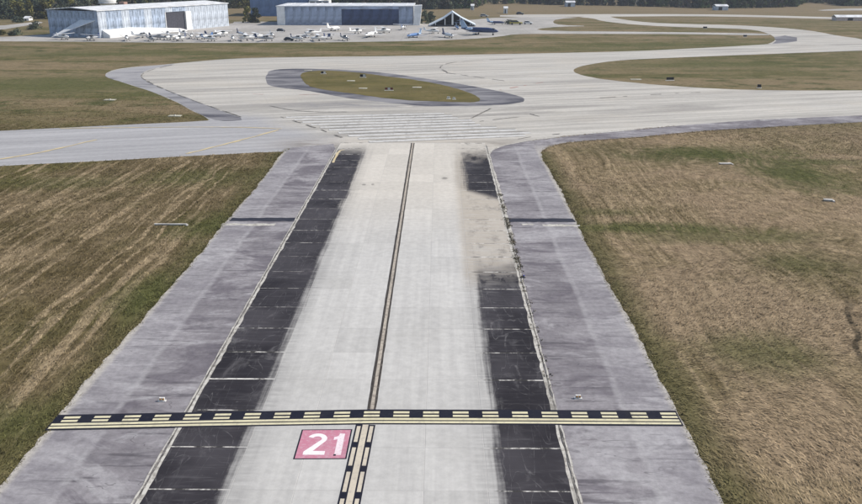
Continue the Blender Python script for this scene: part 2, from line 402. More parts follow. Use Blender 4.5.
# ------------------------------------------------------------------ mesh helper
class MB:
    def __init__(self): self.v, self.f = [], []
    def add(self, vs, fs):
        o = len(self.v); self.v += [tuple(p) for p in vs]; self.f += [tuple(i + o for i in f) for f in fs]; return self
    def box(self, c, s, rz=0.0, rx=0.0, ry=0.0):
        m = Matrix.Translation(c) @ Matrix.Rotation(rz, 4, 'Z') @ Matrix.Rotation(ry, 4, 'Y') @ Matrix.Rotation(rx, 4, 'X')
        vs = [m @ Vector((sx * s[0] / 2, sy * s[1] / 2, sz * s[2] / 2)) for sx in (-1, 1) for sy in (-1, 1) for sz in (-1, 1)]
        return self.add(vs, [(0, 1, 3, 2), (4, 6, 7, 5), (0, 4, 5, 1), (2, 3, 7, 6), (0, 2, 6, 4), (1, 5, 7, 3)])
    def rings(self, rs, cap=True):
        n = len(rs[0]); vs = [p for r in rs for p in r]; fs = []
        for k in range(len(rs) - 1):
            for i in range(n):
                j = (i + 1) % n
                fs.append((k * n + i, k * n + j, (k + 1) * n + j, (k + 1) * n + i))
        if cap: fs += [tuple(reversed(range(n))), tuple(range((len(rs) - 1) * n, len(rs) * n))]
        return self.add(vs, fs)
    def tube(self, p0, p1, r0, r1=None, n=8):
        r1 = r0 if r1 is None else r1
        p0, p1 = Vector(p0), Vector(p1); d = (p1 - p0).normalized()
        a = d.orthogonal().normalized(); b = d.cross(a)
        return self.rings([[p + (a * math.cos(2 * math.pi * i / n) + b * math.sin(2 * math.pi * i / n)) * r for i in range(n)] for p, r in ((p0, r0), (p1, r1))])
    def lathe(self, prof, c=(0, 0, 0), n=16):
        return self.rings([[(c[0] + r * math.cos(2 * math.pi * i / n), c[1] + r * math.sin(2 * math.pi * i / n), c[2] + z) for i in range(n)] for r, z in prof])
    def prism(self, pts, z0, z1):
        n = len(pts); tri = tessellate_polygon([[Vector((p[0], p[1], 0)) for p in pts]])
        vs = [(p[0], p[1], z1) for p in pts] + [(p[0], p[1], z0) for p in pts]
        fs = [tuple(t) for t in tri] + [tuple(n + i for i in reversed(t)) for t in tri]
        fs += [(i, n + i, n + (i + 1) % n, (i + 1) % n) for i in range(n)]
        return self.add(vs, fs)
    def sheet(self, pts, z):
        tri = tessellate_polygon([[Vector((p[0], p[1], 0)) for p in pts]])
        out = []
        for a, b, c in tri:
            ar = (pts[b][0] - pts[a][0]) * (pts[c][1] - pts[a][1]) - (pts[b][1] - pts[a][1]) * (pts[c][0] - pts[a][0])
            out.append((a, b, c) if ar > 0 else (a, c, b))
        return self.add([(p[0], p[1], z) for p in pts], out)
    def ribbon(self, pts, w, z, jit=0.0):
        vs, fs = [], []
        for i, p in enumerate(pts):
            a = Vector(pts[max(0, i - 1)]); b = Vector(pts[min(len(pts) - 1, i + 1)])
            d = (b - a).normalized(); nrm = Vector((-d.y, d.x))
            h = w / 2 * (1 + random.uniform(-jit, jit)); sh = random.uniform(-jit, jit) * w * 0.35
            vs += [(p[0] + nrm.x * (h + sh), p[1] + nrm.y * (h + sh), z), (p[0] - nrm.x * (h - sh), p[1] - nrm.y * (h - sh), z)]
        for i in range(len(pts) - 1): fs.append((2 * i + 1, 2 * i + 3, 2 * i + 2, 2 * i))
        return self.add(vs, fs)
    def mesh(self, name, mat, smooth=False):
        me = bpy.data.meshes.new(name)
        me.from_pydata(self.v, [], self.f); me.update()
        bm = bmesh.new(); bm.from_mesh(me); bmesh.ops.recalc_face_normals(bm, faces=bm.faces) if not getattr(self, 'open', False) else None
        bm.to_mesh(me); bm.free()
        me.materials.append(mat)
        if smooth: me.polygons.foreach_set("use_smooth", [True] * len(me.polygons))
        return me
    def build(self, name, mat, parent=None, smooth=False):
        return link(name, self.mesh(name, mat, smooth), parent)
def link(name, me, parent=None):
    o = bpy.data.objects.new(name, me); COL.objects.link(o)
    if parent is not None: o.parent = parent
    return o
def flat(): m = MB(); m.open = True; return m
def tag(o, label=None, cat=None, group=None, kind=None):
    for k, v in (("label", label), ("category", cat), ("group", group), ("kind", kind)):
        if v: o[k] = v
    return o
def empty(name, loc=(0, 0, 0), rz=0.0):
    o = bpy.data.objects.new(name, None); COL.objects.link(o); o.empty_display_size = 0.5
    o.location = loc; o.rotation_euler = (0, 0, rz); return o
def copy_tree(o, parent=None):
    c = o.copy(); COL.objects.link(c); c.parent = parent
    for ch in o.children: copy_tree(ch, c)
    return c
def chaikin(p, it=2, closed=True):
    for _ in range(it):
        q = []
        n = len(p)
        for i in range(n if closed else n - 1):
            a, b = p[i], p[(i + 1) % n]
            q += [(a[0] * .75 + b[0] * .25, a[1] * .75 + b[1] * .25), (a[0] * .25 + b[0] * .75, a[1] * .25 + b[1] * .75)]
        p = q if closed else [p[0]] + q + [p[-1]]
    return p
def dense(p, step=0.6, jit=0.0, closed=True):
    out = []
    for i in range(len(p) if closed else len(p) - 1):
        a, b = Vector(p[i]), Vector(p[(i + 1) % len(p)]); n = max(1, int((b - a).length / step))
        for k in range(n):
            q = a.lerp(b, k / n); out.append((q.x + random.uniform(-jit, jit), q.y + random.uniform(-jit, jit)))
    return out
P = lambda L: [at(*p) for p in L]

# ------------------------------------------------------------------ setting: ground
gm = flat(); S = 6000.0
gm.add([(-S, -S, 0), (S, -S, 0), (S, S, 0), (-S, S, 0)], [(0, 1, 2, 3)])
tag(gm.build("ground", M_GRASS), "flat airfield ground of dry brown and olive mown grass", kind="structure")

# runway and the taxiways that join it: one continuous pavement
main_px = [(-300, 182), (-150, 174), (0, 166), (100, 161), (200, 155.5), (283, 151), (420, 151), (541, 152), (550, 146), (570, 142), (640, 137), (700, 131), (780, 126.5), (862, 122), (1100, 108),
           (1100, 88), (862, 90.5), (760, 90.5), (700, 88), (640, 83.5), (600, 79), (578, 74.5), (572, 70), (582, 65.5), (617, 60), (700, 56.5), (780, 53.5), (862, 50.5), (1000, 46),
           (1000, 37), (862, 40), (800, 42.5), (768, 44), (740, 46), (700, 48), (640, 51), (560, 53), (500, 54), (400, 56), (300, 57), (240, 58), (200, 61), (160, 65), (130, 67), (112, 70),
           (104, 74.5), (108, 78), (125, 83), (150, 91), (175, 101), (192, 111), (212, 120), (200, 121.3), (100, 126), (0, 131), (-150, 138.5), (-300, 145.5)]
main_w = dense(chaikin(P(main_px), 2), 3.0, 0.12)
runway = tag(flat().sheet(main_w, 0.02).build("runway", M_RUNWAY), "pale weathered runway and curving taxiway pavement crossing the airfield", kind="structure")

# asphalt verge on the outside of the left bend, and round the island
va = P([(104.5, 75), (112, 70.5), (130, 67.5), (160, 65.3), (178, 63.5), (160, 67), (146, 70.5), (139.5, 75), (144, 80), (160, 87.5), (180, 95), (200, 102.5), (226, 113), (246, 119.5), (228, 121.5), (212, 119.6), (192, 110.6), (175, 100.7), (150, 90.8), (125, 82.8), (108, 78)])
tag(flat().sheet(dense(chaikin(va, 1), 2.0, 0.1), 0.03).build("bend_verge", M_VERGE), "purple grey asphalt verge outside the left taxiway bend", kind="structure")
I = lambda L: [at(250 + a / 3.079, 55 + b / 3.079) for a, b in L]
iso = I([(50, 62), (62, 45), (150, 41), (250, 44), (400, 52), (560, 75), (700, 98), (800, 118), (848, 134), (842, 146), (780, 153), (700, 157), (560, 159), (480, 153), (400, 144), (280, 131), (200, 112), (62, 98), (48, 80)])
tag(flat().sheet(dense(chaikin(iso, 2), 2.0, 0.15), 0.03).build("island_verge", M_VERGE), "dark asphalt ring round the small grass island", kind="structure")
isg = I([(152, 56), (200, 48), (260, 48), (345, 55), (420, 66), (500, 75), (600, 93), (680, 117), (714, 137), (702, 146), (640, 146), (560, 143), (450, 138), (330, 121), (230, 108), (178, 96), (160, 75)])
isg_w = dense(chaikin(isg, 2), 1.5, 0.2)
tag(flat().sheet(isg_w, 0.05).build("grass_island", M_ISLAND), "yellow green grass island between the two taxiways", kind="structure")
# small dark corner between the far taxiway curves
tag(flat().sheet(P([(774, 37), (785, 35.5), (797, 37.5), (797, 41), (788, 42.6), (772, 44), (776, 41)]), 0.034).build("corner_verge", M_VERGE), "dark asphalt corner inside the far right taxiway curve", kind="structure")

# shoulders of the near taxiway
shl = [(-22.0, -60), (-21.9, 40), (-22.1, 60), (-21.7, 90), (-21.6, 110), (-22.0, 139), (-21, 143), (-14, 146.5), (-13.02, 140), (-13.02, -60)]
shr_out = P([(575, 220), (550, 170), (543.5, 160), (541, 152), (549, 146.2), (570, 142), (640, 137), (700, 131), (780, 126.5), (862, 122), (1100, 108)])
shr_in = P([(1100, 103), (862, 115.5), (760, 119.5), (680, 125.5), (620, 131), (560, 137), (520, 142), (497, 147.5), (488.5, 153), (490, 164)])
shr = [(13.02, -60), (21.9, -60), (21.8, 60)] + shr_out + shr_in
def shoulder(name, pts, label):
    p = dense(pts, 0.9, 0.0)
    wv = lambda b: 0.10 * math.sin(b * .137 + len(pts)) + .05 * math.sin(b * .41 + 2 * math.sin(b * .05)) + 0.03 * math.sin(b * 1.1 + 3 * math.sin(b * .11))
    p = [(a + (random.uniform(-.12, .12) + wv(b) if abs(a) > 13.5 else 0), b + (random.uniform(-.1, .1) if abs(a) > 13.5 else 0)) for a, b in p]
    return tag(flat().sheet(p, 0.032).build(name, M_SHOULDER), label, kind="structure"), p
sl_o, SHL = shoulder("taxiway_shoulder", shl, "blotchy grey asphalt shoulder along the left side of the taxiway")
sr_o, SHR = shoulder("taxiway_shoulder", shr, "blotchy grey asphalt shoulder along the right side of the taxiway")

# far taxiways, apron, access road
far = [("apron", [(-90, 41), (0, 41.2), (60, 41.5), (200, 43), (300, 42.6), (420, 41), (470, 39), (500, 36.5), (515, 34), (545, 33.7), (640, 33.9), (700, 34.3), (768, 35.5), (772, 33.5), (700, 32.4), (640, 31.7), (545, 30.8), (534, 29),
                  (560, 26.5), (592, 26), (560, 25), (552, 22.5), (556, 19), (585, 17), (500, 17), (470, 20), (425, 23), (330, 23), (235, 21), (232, 24), (150, 30), (100, 33), (60, 33), (40, 35), (0, 37), (-90, 38)], M_APRON, "pale concrete parking apron in front of the hangars", 0.026),
       ("far_taxiway", [(575, 17), (592, 18), (602, 21), (622, 23.4), (650, 25.6), (680, 27), (733, 28.4), (756, 30), (767, 33), (773, 36), (776, 39), (773, 42), (766, 44.3), (800, 43), (862, 41), (862, 38.8), (838, 35.8), (817, 31.5), (796, 29), (764, 26.5), (733, 25), (680, 23.8), (650, 22.6), (626, 20), (610, 17), (612, 15.8)], M_RUNWAY, "pale taxiway curving away to the far right", 0.028),
       ("perimeter_taxiway", [(500, 17.2), (593, 16.6), (690, 16), (760, 17), (835, 19), (862, 20), (980, 23), (980, 20.5), (862, 18), (760, 15), (690, 14), (600, 14), (500, 14.5)], M_RUNWAY, "thin pale taxiway strip across the far field", 0.024),
       ("far_road", [(810, 10.6), (862, 10.3), (960, 10), (960, 8.3), (862, 8.4), (838, 8.6)], M_APRON, "pale strip of road in front of the far right trees", 0.024),
       ("access_road", [(-90, 33), (0, 30), (22, 26.2), (44, 22.8), (40, 21.5), (18, 23.6), (0, 25.8), (-90, 28)], M_APRON, "pale access road left of the big white hangar", 0.024)]
for nm, px, mt, lb, z in far:
    tag(flat().sheet(chaikin(P(px), 1), z).build(nm, mt), lb, kind="structure")

# ------------------------------------------------------------------ near taxiway: joint bed + concrete slabs
bed = flat(); bed.add([(-13.0, -60, 0.054), (13.0, -60, 0.054), (13.0, 147.4, 0.054), (-13.0, 147.4, 0.054)], [(0, 1, 2, 3)])
taxi = tag(bed.build("taxiway", M_JOINT), "straight concrete taxiway with dark coated outer lanes and cream centreline", kind="structure")
def slab_mesh(w, l, h=0.03, b=0.012):
    m = MB()
    x, y = w / 2, l / 2
    m.rings([[(-x, -y, 0), (x, -y, 0), (x, y, 0), (-x, y, 0)], [(-x, -y, h - b), (x, -y, h - b), (x, y, h - b), (-x, y, h - b)], [(-x + b, -y + b, h), (x - b, -y + b, h), (x - b, y - b, h), (-x + b, y - b, h)]])
    return m.mesh("concrete_slab", M_SLAB)
LANE, OUTER, ROW = 3.9, 5.2, 4.75
slab_in = slab_mesh(LANE - 0.022, ROW - 0.022); slab_out = [slab_mesh(OUTER - 0.02, ROW - g) for g in (0.06, 0.16, 0.26)]
rows = [42.6 + ROW * k for k in range(-12, 22)]
for k, y0 in enumerate(rows):
    for i in range(6):
        me = slab_in if 0 < i < 5 else random.choice(slab_out)
        s = link("concrete_slab", me, taxi)
        s.location = ((-10.4, -5.85, -1.95, 1.95, 5.85, 10.4)[i], y0 + ROW / 2, 0.031 + random.uniform(0, 0.004))
TOP = 0.068
# sealed joint between slabs and shoulders
for sx in (-1, 1):
    for off, w, mt, z in ((0.0, 0.24, M_SEAL, 0.0665), (0.30, 0.11, M_SEAL, 0.0665), (0.17, 0.10, M_TAR, 0.0675)):
        pts = [(sx * (13.0 + off - 0.05) + random.uniform(-.035, .035), y) for y in np.arange(-30, 146, 0.9)]
        flat().ribbon(pts, w, z, 0.4).build("joint_seal", mt, taxi)

# holding position marking: black ground, two solid lines, two rows of dashes, slightly bowed
HX = [-22.2, -12, 0, 10.5, 21.6]; HY = [49.25, 49.75, 50.25, 50.3, 50.28]
hy = lambda x: float(np.interp(x, HX, HY))
def strip(x0, x1, o0, o1, z, n=40):
    m = flat(); xs = np.linspace(x0, x1, n)
    vs = []; [vs.extend([(x, hy(x) + o0, z), (x, hy(x) + o1, z)]) for x in xs]
    m.add(vs, [(2 * i, 2 * i + 2, 2 * i + 3, 2 * i + 1) for i in range(n - 1)]); return m
hold = tag(strip(-22.1, 21.7, 0, 2.05, TOP + 0.004).build("holding_position_marking", M_BLACK, taxi), "black and yellow holding position line painted right across the taxiway")
for o0, o1 in ((0.17, 0.44), (0.58, 0.86)): strip(-22.0, 21.6, o0, o1, TOP + 0.008).build("solid_line", M_YELLOW, hold)
for k in range(21):
    x0 = -21.5 + 2.1 * k
    for o0, o1 in ((1.04, 1.30), (1.50, 1.78)): strip(x0, min(x0 + 1.12, 21.6), o0, o1, TOP + 0.008, 4).build("dash", M_YELLOW, hold)

# centreline beyond the holding line: cream between dark edges
cl = tag(flat().ribbon([(0, y) for y in np.arange(52.3, 147.6, 1.3)], 0.64, TOP + 0.004, 0.05).build("centreline_marking", M_BROWNB, taxi), "thin cream centreline with dark edges running up the taxiway")
flat().ribbon([(0.02, y) for y in np.arange(52.3, 147.4, 1.3)], 0.26, TOP + 0.008, 0.06).build("centre_stripe", M_CREAM2, cl)
# enhanced centreline before it
el = tag(flat().ribbon([(-0.25 - 0.026 * (50 - y), y) for y in np.arange(20.2, 50.3, 1.0)] , 1.36, TOP + 0.004).build("enhanced_centreline_marking", M_BLACK, taxi), "wide cream and black dashed centreline before the holding line")
exx = lambda y: -0.25 - 0.026 * (50 - y)
flat().ribbon([(exx(y), y) for y in np.arange(20.2, 50.3, 1.0)], 0.40, TOP + 0.008).build("centre_stripe", M_CREAM, el)
for s in (-1, 1):
    y1 = 50.0
    for k in range(11):
        y0 = y1 - (2.1 if k else 2.0)
        flat().ribbon([(exx(y) + s * 0.44, y) for y in (y0, (y0 + y1) / 2, y1)], 0.25, TOP + 0.008).build("dash", M_CREAM, el)
        y1 = y0 - 0.68

# surface painted 21
sg = flat().sheet([(-4.56, 45.9), (-1.12, 45.96), (-1.1, 49.6), (-4.56, 49.52)], TOP + 0.004).build("runway_number_marking", M_BLACK, taxi)
tag(sg, "faded pink square with white number 21 painted on the concrete")
flat().sheet([(-4.46, 46.0), (-1.22, 46.06), (-1.2, 49.5), (-4.46, 49.42)], TOP + 0.008).build("red_field", M_PINK, sg)
def arc(cx, cy, r, a0, a1, n=12, ry=None): return [(cx + r * math.cos(R(a0 + (a1 - a0) * i / n)), cy + (ry or r) * math.sin(R(a0 + (a1 - a0) * i / n))) for i in range(n + 1)]
two_o = arc(0.72, 1.78, 0.70, 160, -38, 14, 0.62) ; two_i = arc(0.72, 1.78, 0.32, -38, 160, 14, 0.28)
two = two_o + [(0.62, 0.42), (1.48, 0.42), (1.48, 0.0), (0.0, 0.0), (0.0, 0.34)] + two_i
sc = lambda L, ox, oy, k, ky: [(ox + a * k, oy + b * ky) for a, b in L]
flat().sheet(sc(two, -4.02, 46.42, 0.95, 1.08), TOP + 0.012).build("numeral_two", M_WHITEN, sg)
one = [(0.26, 0.0), (0.72, 0.0), (0.72, 2.4), (0.36, 2.4), (0.30, 2.12), (0.0, 1.98), (0.0, 1.66), (0.26, 1.74)]
flat().sheet(sc(one, -2.22, 46.42, 0.95, 1.08), TOP + 0.012).build("numeral_one", M_WORN1, sg)
flat().sheet([(-2.02, 46.32), (-1.86, 46.32), (-1.86, 46.5), (-2.02, 46.5)], TOP + 0.014).build("worn_spot", M_BLACK, sg)

# runway threshold stripes
for k in range(10):
    a = k / 9.0
    L0 = Vector((-8.0 - 19.5 * a, 148.4 + 25.5 * a)); R0 = Vector((22 - 16 * a + random.uniform(-2, 2), 154.6 + 24.6 * a))
    pts = [tuple(L0.lerp(R0, i / 12)) for i in range(13)]
    flat().ribbon(pts, 1.75, 0.062, 0.12).build("threshold_stripe", M_WHITEP, runway)
    o = Vector((0.0, 1.28)); flat().ribbon([tuple(Vector(p) + o) for p in pts], 0.18, 0.06, 0.7).build("stripe_gap_seal", M_TAR, runway)
# broken tar joints, faint lead lines
def tar(pts, w, name="tar_joint", mt=M_TAR, z=0.066, dash=None, parent=runway):
    pts = dense(chaikin(pts, 2, False), 1.0, 0.08, False)
    if not dash: return flat().ribbon(pts, w, z, 0.4).build(name, mt, parent)
    i = 0
    while i < len(pts) - dash[0]:
        n = random.randint(max(2, dash[0] - 1), dash[0] + 1)
        if len(pts[i:i + n]) > 1: flat().ribbon(pts[i:i + n], w * random.uniform(.6, 1.3), z, 0.4).build(name, mt, parent)
        i += n + random.randint(1, dash[1])
tar(P([(281, 117), (300, 123), (325, 131), (345, 139), (362, 144)]), 0.5, dash=(4, 2))
tar(P([(253, 94), (280, 95.5), (310, 94.5), (348, 93.5)]), 0.35, "faint_red_dash", M_RED, dash=(4, 4))
tar(P([(500, 90), (520, 86.5), (545, 82)]), 0.35, "faint_red_dash", M_RED, dash=(3, 2))
tar(P([(472, 118), (492, 108)]), 0.4); tar(P([(480, 121.5), (500, 119), (530, 116)]), 0.35, dash=(4, 3)); tar(P([(530, 114), (545, 118), (575, 118)]), 0.4, dash=(4, 4))
tar(P([(270, 106), (300, 112), (350, 112)]), 0.3); tar(P([(560, 134), (520, 138), (498, 146)]), 0.4, dash=(4, 3)); tar(P([(600, 98), (680, 93), (720, 92)]), 0.35, dash=(3, 5))
tar(P([(172, 65), (150, 70), (140, 75), (144, 80), (170, 92), (200, 103), (235, 115), (252, 121)]), 0.45, dash=(8, 2))
tar(P([(448, 73), (438, 67), (450, 62.5), (480, 60), (520, 59)]), 0.45, dash=(8, 2)); tar(P([(448, 73), (490, 79), (530, 84)]), 0.35, dash=(5, 3))
for L in ([(-60, 168), (0, 159.5), (45, 152), (100, 139)], [(186, 154), (215, 147), (250, 138), (280, 129.5)], [(60, 128.5), (150, 127.5), (230, 127), (285, 129)]):
    tar(P(L), 0.42 if L[0][1] < 140 else 0.6, "faded_yellow_line", M_FADEY)
tar(P([(333, 163), (336, 157), (339, 151), (344, 150)]), 0.4, "faded_yellow_line", M_FADEY, z=0.066)
tar(P([(512, 240), (497, 180), (490, 163), (488, 153), (497, 147.5), (520, 142), (560, 137)]), 0.35, "pale_edge_line", M_SEAL, z=0.0672)
tar(P([(590, 134), (640, 129.5)]), 0.45, "pale_edge_line", M_WHITEP); tar(P([(760, 120.5), (800, 118.5)]), 0.4, "pale_edge_line", M_WHITEP)
tar(P([(862, 50.7), (780, 53.7), (700, 56.7), (617, 60.2)]), 0.3)

# dark strips across both shoulders with pale patch beside them
for par, x0, x1, xe in ((sl_o, -21.4, -13.3, -1), (sr_o, 13.3, 21.7, 1)):
    flat().ribbon([(x, 99.35 + 0.01 * (x - x0) + random.uniform(-.05, .05)) for x in np.linspace(x0, x1, 14)], 1.5, 0.040, 0.12).build("dark_strip", M_DARKSTRIP, par)
    xa = (x0 - 0.6, x0 + 6.0) if xe < 0 else (x1 - 4.2, x1 + .3)
    flat().ribbon([(x, 97.2 + random.uniform(-.12, .12)) for x in np.linspace(*xa, 10)], 0.75, 0.040, 0.5).build("pale_patch", M_SEAL, par)
flat().ribbon([(15.0, 97.6), (15.8, 97.7), (16.4, 97.6)], 0.5, 0.040, 0.3).build("pale_patch", M_SEAL, sr_o)

# ------------------------------------------------------------------ grass tufts along the verges and in the near fields
def inside(px, py, poly):
    poly = np.array(poly); x, y = poly[:, 0], poly[:, 1]; x2, y2 = np.roll(x, -1), np.roll(y, -1)
    r = np.zeros(len(px), bool)
    for a, b, c, d in zip(x, y, x2, y2):
        if b == d: continue
        k = ((b > py) != (d > py)) & (px < (c - a) * (py - b) / (d - b) + a); r ^= k
    return r
rng = np.random.default_rng(3)
def blades(name, X, Y, H, mat, nb=4, w=0.06, spread=0.16, z=0.0, lean=0.6, flow=False):
    n = len(X) * nb
    bx = np.repeat(X, nb) + rng.normal(0, spread, n); by = np.repeat(Y, nb) + rng.normal(0, spread, n)
    h = np.repeat(H, nb) * rng.uniform(.55, 1.25, n); ww = w * rng.uniform(.6, 1.4, n)
    la = rng.uniform(0, 2 * np.pi, n); l = h * rng.uniform(0.1, lean, n)
    if flow:                                            # cut straw lies along the mowing direction
        fl = np.where(bx < 0, np.pi / 2 + .12 * np.sin(bx * .11 + by * .05),
                      np.pi / 2 + 1.5 * np.sin(bx * .055 + 1.3 * np.sin(by * .045)) + .9 * np.sin(by * .07 + bx * .03 + 2))
        la = fl + rng.normal(0, .38, n) + np.pi * rng.integers(0, 2, n); l = h * rng.uniform(1.2, 4.5, n)
    a = la + np.pi / 2
    v = np.zeros((n, 3, 3))
    v[:, 0] = np.stack([bx - np.cos(a) * ww, by - np.sin(a) * ww, np.full(n, z)], 1)
    v[:, 1] = np.stack([bx + np.cos(a) * ww, by + np.sin(a) * ww, np.full(n, z)], 1)
    v[:, 2] = np.stack([bx + np.cos(la) * l, by + np.sin(la) * l, z + h], 1)
    me = bpy.data.meshes.new(name)
    me.vertices.add(n * 3); me.vertices.foreach_set("co", v.ravel())
    me.loops.add(n * 3); me.loops.foreach_set("vertex_index", np.arange(n * 3))
    me.polygons.add(n); me.polygons.foreach_set("loop_start", np.arange(0, n * 3, 3)); me.polygons.foreach_set("loop_total", np.full(n, 3))
    me.update(); me.materials.append(mat)
    return link(name, me)
main_arr = main_w
def field(x0, x1, n):
    Y = 36 + (rng.uniform(0, 1, n) ** 1.2) * 176
    X = rng.uniform(x0, x1, n)
    lim = (Y * 0.62 + 14)
    k = (np.abs(X - CAM_X) < lim) & (np.abs(X) > 21.4) & (rng.uniform(140, 215, n) > Y)
    X, Y = X[k], Y[k]
    k = ~inside(X, Y, main_arr) & ~inside(X, Y, SHR) & ~inside(X, Y, SHL)
    return X[k], Y[k]
X1, Y1 = field(-120, -21.4, 120000); X2, Y2 = field(21.4, 140, 145000)
tag(blades("grass_tufts", np.r_[X1, X2], np.r_[Y1, Y2], rng.uniform(.07, .17, len(X1) + len(X2)), M_TUFT, 5, .036, .24, flow=True), "dry tufted grass covering the fields beside the taxiway", "grass", kind="stuff")
# ragged verge growing over the pavement edge
ev = [p for p in SHL if p[0] < -21.3] + [p for p in SHR if p[0] > 21.4]
ev = np.array(ev); ev = ev[(ev[:, 1] > 35) & (ev[:, 1] < 165)]
ei = rng.integers(0, len(ev), 9000)
EX = ev[ei, 0] + np.sign(ev[ei, 0]) * np.abs(rng.normal(0.0, .35, 9000)) - np.sign(ev[ei, 0]) * 0.08; EY = ev[ei, 1] + rng.uniform(-.6, .6, 9000)
tag(blades("verge_grass", EX, EY, rng.uniform(.03, .09, 9000), M_TUFT, 4, 0.06, 0.12, lean=2.6), "ragged green grass creeping over the shoulder edges", "grass", kind="stuff")
# weeds in the right hand joint
wt = NT("weed_leaf", 0.9, 0.1); wt.color(wt.mix(wt.noise(None, 1.2, 3), (0.06, 0.06, 0.035), (0.22, 0.18, 0.12))); M_WEED = wt.m
wy = np.concatenate([rng.uniform(79, 112, 900), rng.uniform(56, 80, 130)])
wk = np.sin(wy * 2.1) + np.sin(wy * 0.9 + 1) + rng.normal(0, .7, len(wy)) > -0.2
wy = wy[wk]
tag(blades("joint_weeds", 13.25 + rng.normal(0, .16, len(wy)), wy, rng.uniform(.05, .16, len(wy)), M_WEED, 4, 0.06, 0.09, 0.04), "low weeds growing in the joint beside the right shoulder", "weeds", kind="stuff")

# ------------------------------------------------------------------ small airfield fixtures
M_LIGHTBODY = plain("fixture_white", (0.72, 0.71, 0.68), 0.6)
M_DARK = plain("dark_metal", (0.035, 0.036, 0.042), 0.5)
M_BLUEL = plain("blue_lens", (0.02, 0.05, 0.45), 0.15, spec=0.5, var=0.05)
M_AMBER = plain("amber_lens", (0.55, 0.26, 0.03), 0.2, spec=0.5, var=0.05)
M_SIGNR = plain("sign_red_brown", (0.20, 0.05, 0.035), 0.6)
M_SIGNK = plain("sign_back_black", (0.025, 0.026, 0.03), 0.6)
M_SIGNW = plain("sign_white", (0.70, 0.70, 0.68), 0.6)
def edge_light(x, y, lens, label, base=M_LIGHTBODY, k=1.0, z=0.03):
    o = tag(empty("taxiway_light", (x, y, z)), label, "light")
    MB().lathe([(0.34 * k, 0), (0.34 * k, .03), (0.30 * k, .06), (.12 * k, .08)]).build("base_plate", base, o)
    MB().lathe([(0.05 * k, .06), (0.05 * k, .26 * k), (.12 * k, .28 * k), (.13 * k, .36 * k)]).build("stem", base, o, True)
    MB().lathe([(0.10 * k, .36 * k), (0.12 * k, .42 * k), (0.09 * k, .50 * k), (.03 * k, .54 * k)]).build("lens", lens, o, True)
    return o
def guard_light(x, y, label):
    o = tag(empty("guard_light", (x, y, 0.032), R(180)), label, "light"); o.scale = (.62, .62, .62)
    MB().box((0, 0, .05), (.9, .42, .10)).build("base_plate", M_LIGHTBODY, o)
    MB().box((0, 0, .30), (.62, .22, .34)).build("housing", M_LIGHTBODY, o)
    for s in (-1, 1): MB().tube((s * .16, .11, .31), (s * .16, .17, .31), .11, .10, 12).build("lens", M_AMBER, o)
guard_light(15.03, 54.1, "small white light fixture on the right shoulder just past the holding line")
guard_light(-15.38, 53.4, "small white light fixture on the left shoulder just past the holding line")
edge_light(13.45, 79.1, M_BLUEL, "blue lensed light in the weedy joint of the right shoulder", M_DARK, 0.55)
# culvert headwalls and pads in the grass
def headwall(x, y, w, d, h, label, rz=0.0):
    o = tag(empty("culvert_headwall", (x, y, 0), rz), label, "headwall")
    MB().box((0, 0, h / 2), (w, d, h)).build("wall", M_CONC, o)
    MB().box((0, -d * 0.1, h + .035), (w + .15, d * 1.25, .05)).build("coping", M_CONC, o)
    MB().box((w / 2 + .12, -0.2, h * .45), (.24, d * 1.8, h * .9)).build("wing_wall", M_CONC, o)
headwall(-28.2, 97.0, 3.9, 0.22, 0.12, "long thin white concrete headwall lying in the left dry field")
headwall(50.8, 131.2, 1.8, 0.6, 0.12, "short pale headwall in the green hollow of the right field", R(6))
headwall(57.5, 109.0, 1.0, 0.5, 0.2, "tiny pale headwall at the end of the green hollow", R(-10))
M_PAD = plain("weathered_pad_concrete", (0.46, 0.44, 0.36), 0.9, var=0.2)
def pad(x, y, w, d, label, box=True):
    o = tag(empty("concrete_pad", (x, y, 0.0)), label, "pad")
    MB().prism([(-w / 2, -d / 2), (w / 2, -d / 2), (w / 2, d / 2), (-w / 2, d / 2)], 0, .12).build("slab", M_PAD, o)
    if box: MB().box((0, 0, .20), (w * .12, d * .3, .16)).build("junction_box", M_CONC, o)
pad(*at(110, 100), 2.6, 1.6, "white concrete pad in the grass left of the taxiway bend")
pad(*at(175, 116), 2.6, 1.6, "white concrete pad near the grass point where bend meets runway")
pad(*at(351, 81), 2.2, 1.6, "pale pad near the middle of the grass island", False)
pad(*at(363, 88.5), 2.2, 1.5, "pale pad on the near side of the grass island", False)
pad(*at(417, 87.5), 2.4, 1.6, "pale pad in the right half of the grass island", False)
pad(*at(636, 79.5), 3.0, 1.6, "pale pad at the left end of the right grass triangle", False)
pad(*at(308, 70.5), 2.4, 1.2, "pale pad at the far left edge of the grass island", False)
def guide_sign(px, py, w, h, face, back, label, rz=0.0, panels=2):
    x, y = at(px, py)
    o = tag(empty("guidance_sign", (x, y, 0.0), rz), label, "sign"); o.scale = (.60, .60, .52)
    MB().box((0, 0, .09), (w + .5, .9, .18)).build("plinth", M_SIGNW, o)
    for s in (-.38, .38): MB().tube((s * w, 0, .15), (s * w, 0, .5), .05).build("leg", M_DARK, o)
    MB().box((0, 0, .45 + h / 2), (w, .26, h)).build("cabinet", back, o)
    for k in range(panels):
        pw = (w - .16) / panels
        MB().box((-w / 2 + .08 + pw * (k + .5), -.15, .45 + h / 2), (pw - .04, .05, h - .14)).build("face_panel", face if k % 2 == 0 else M_SIGNW, o)
guide_sign(323.5, 74, 2.4, 1.1, M_SIGNK, M_DARK, "small black and white sign at the left end of the grass island", R(10))
guide_sign(363, 77.5, 2.8, 1.3, M_SIGNK, M_DARK, "dark sign with white panel on the far edge of the grass island", R(-6))
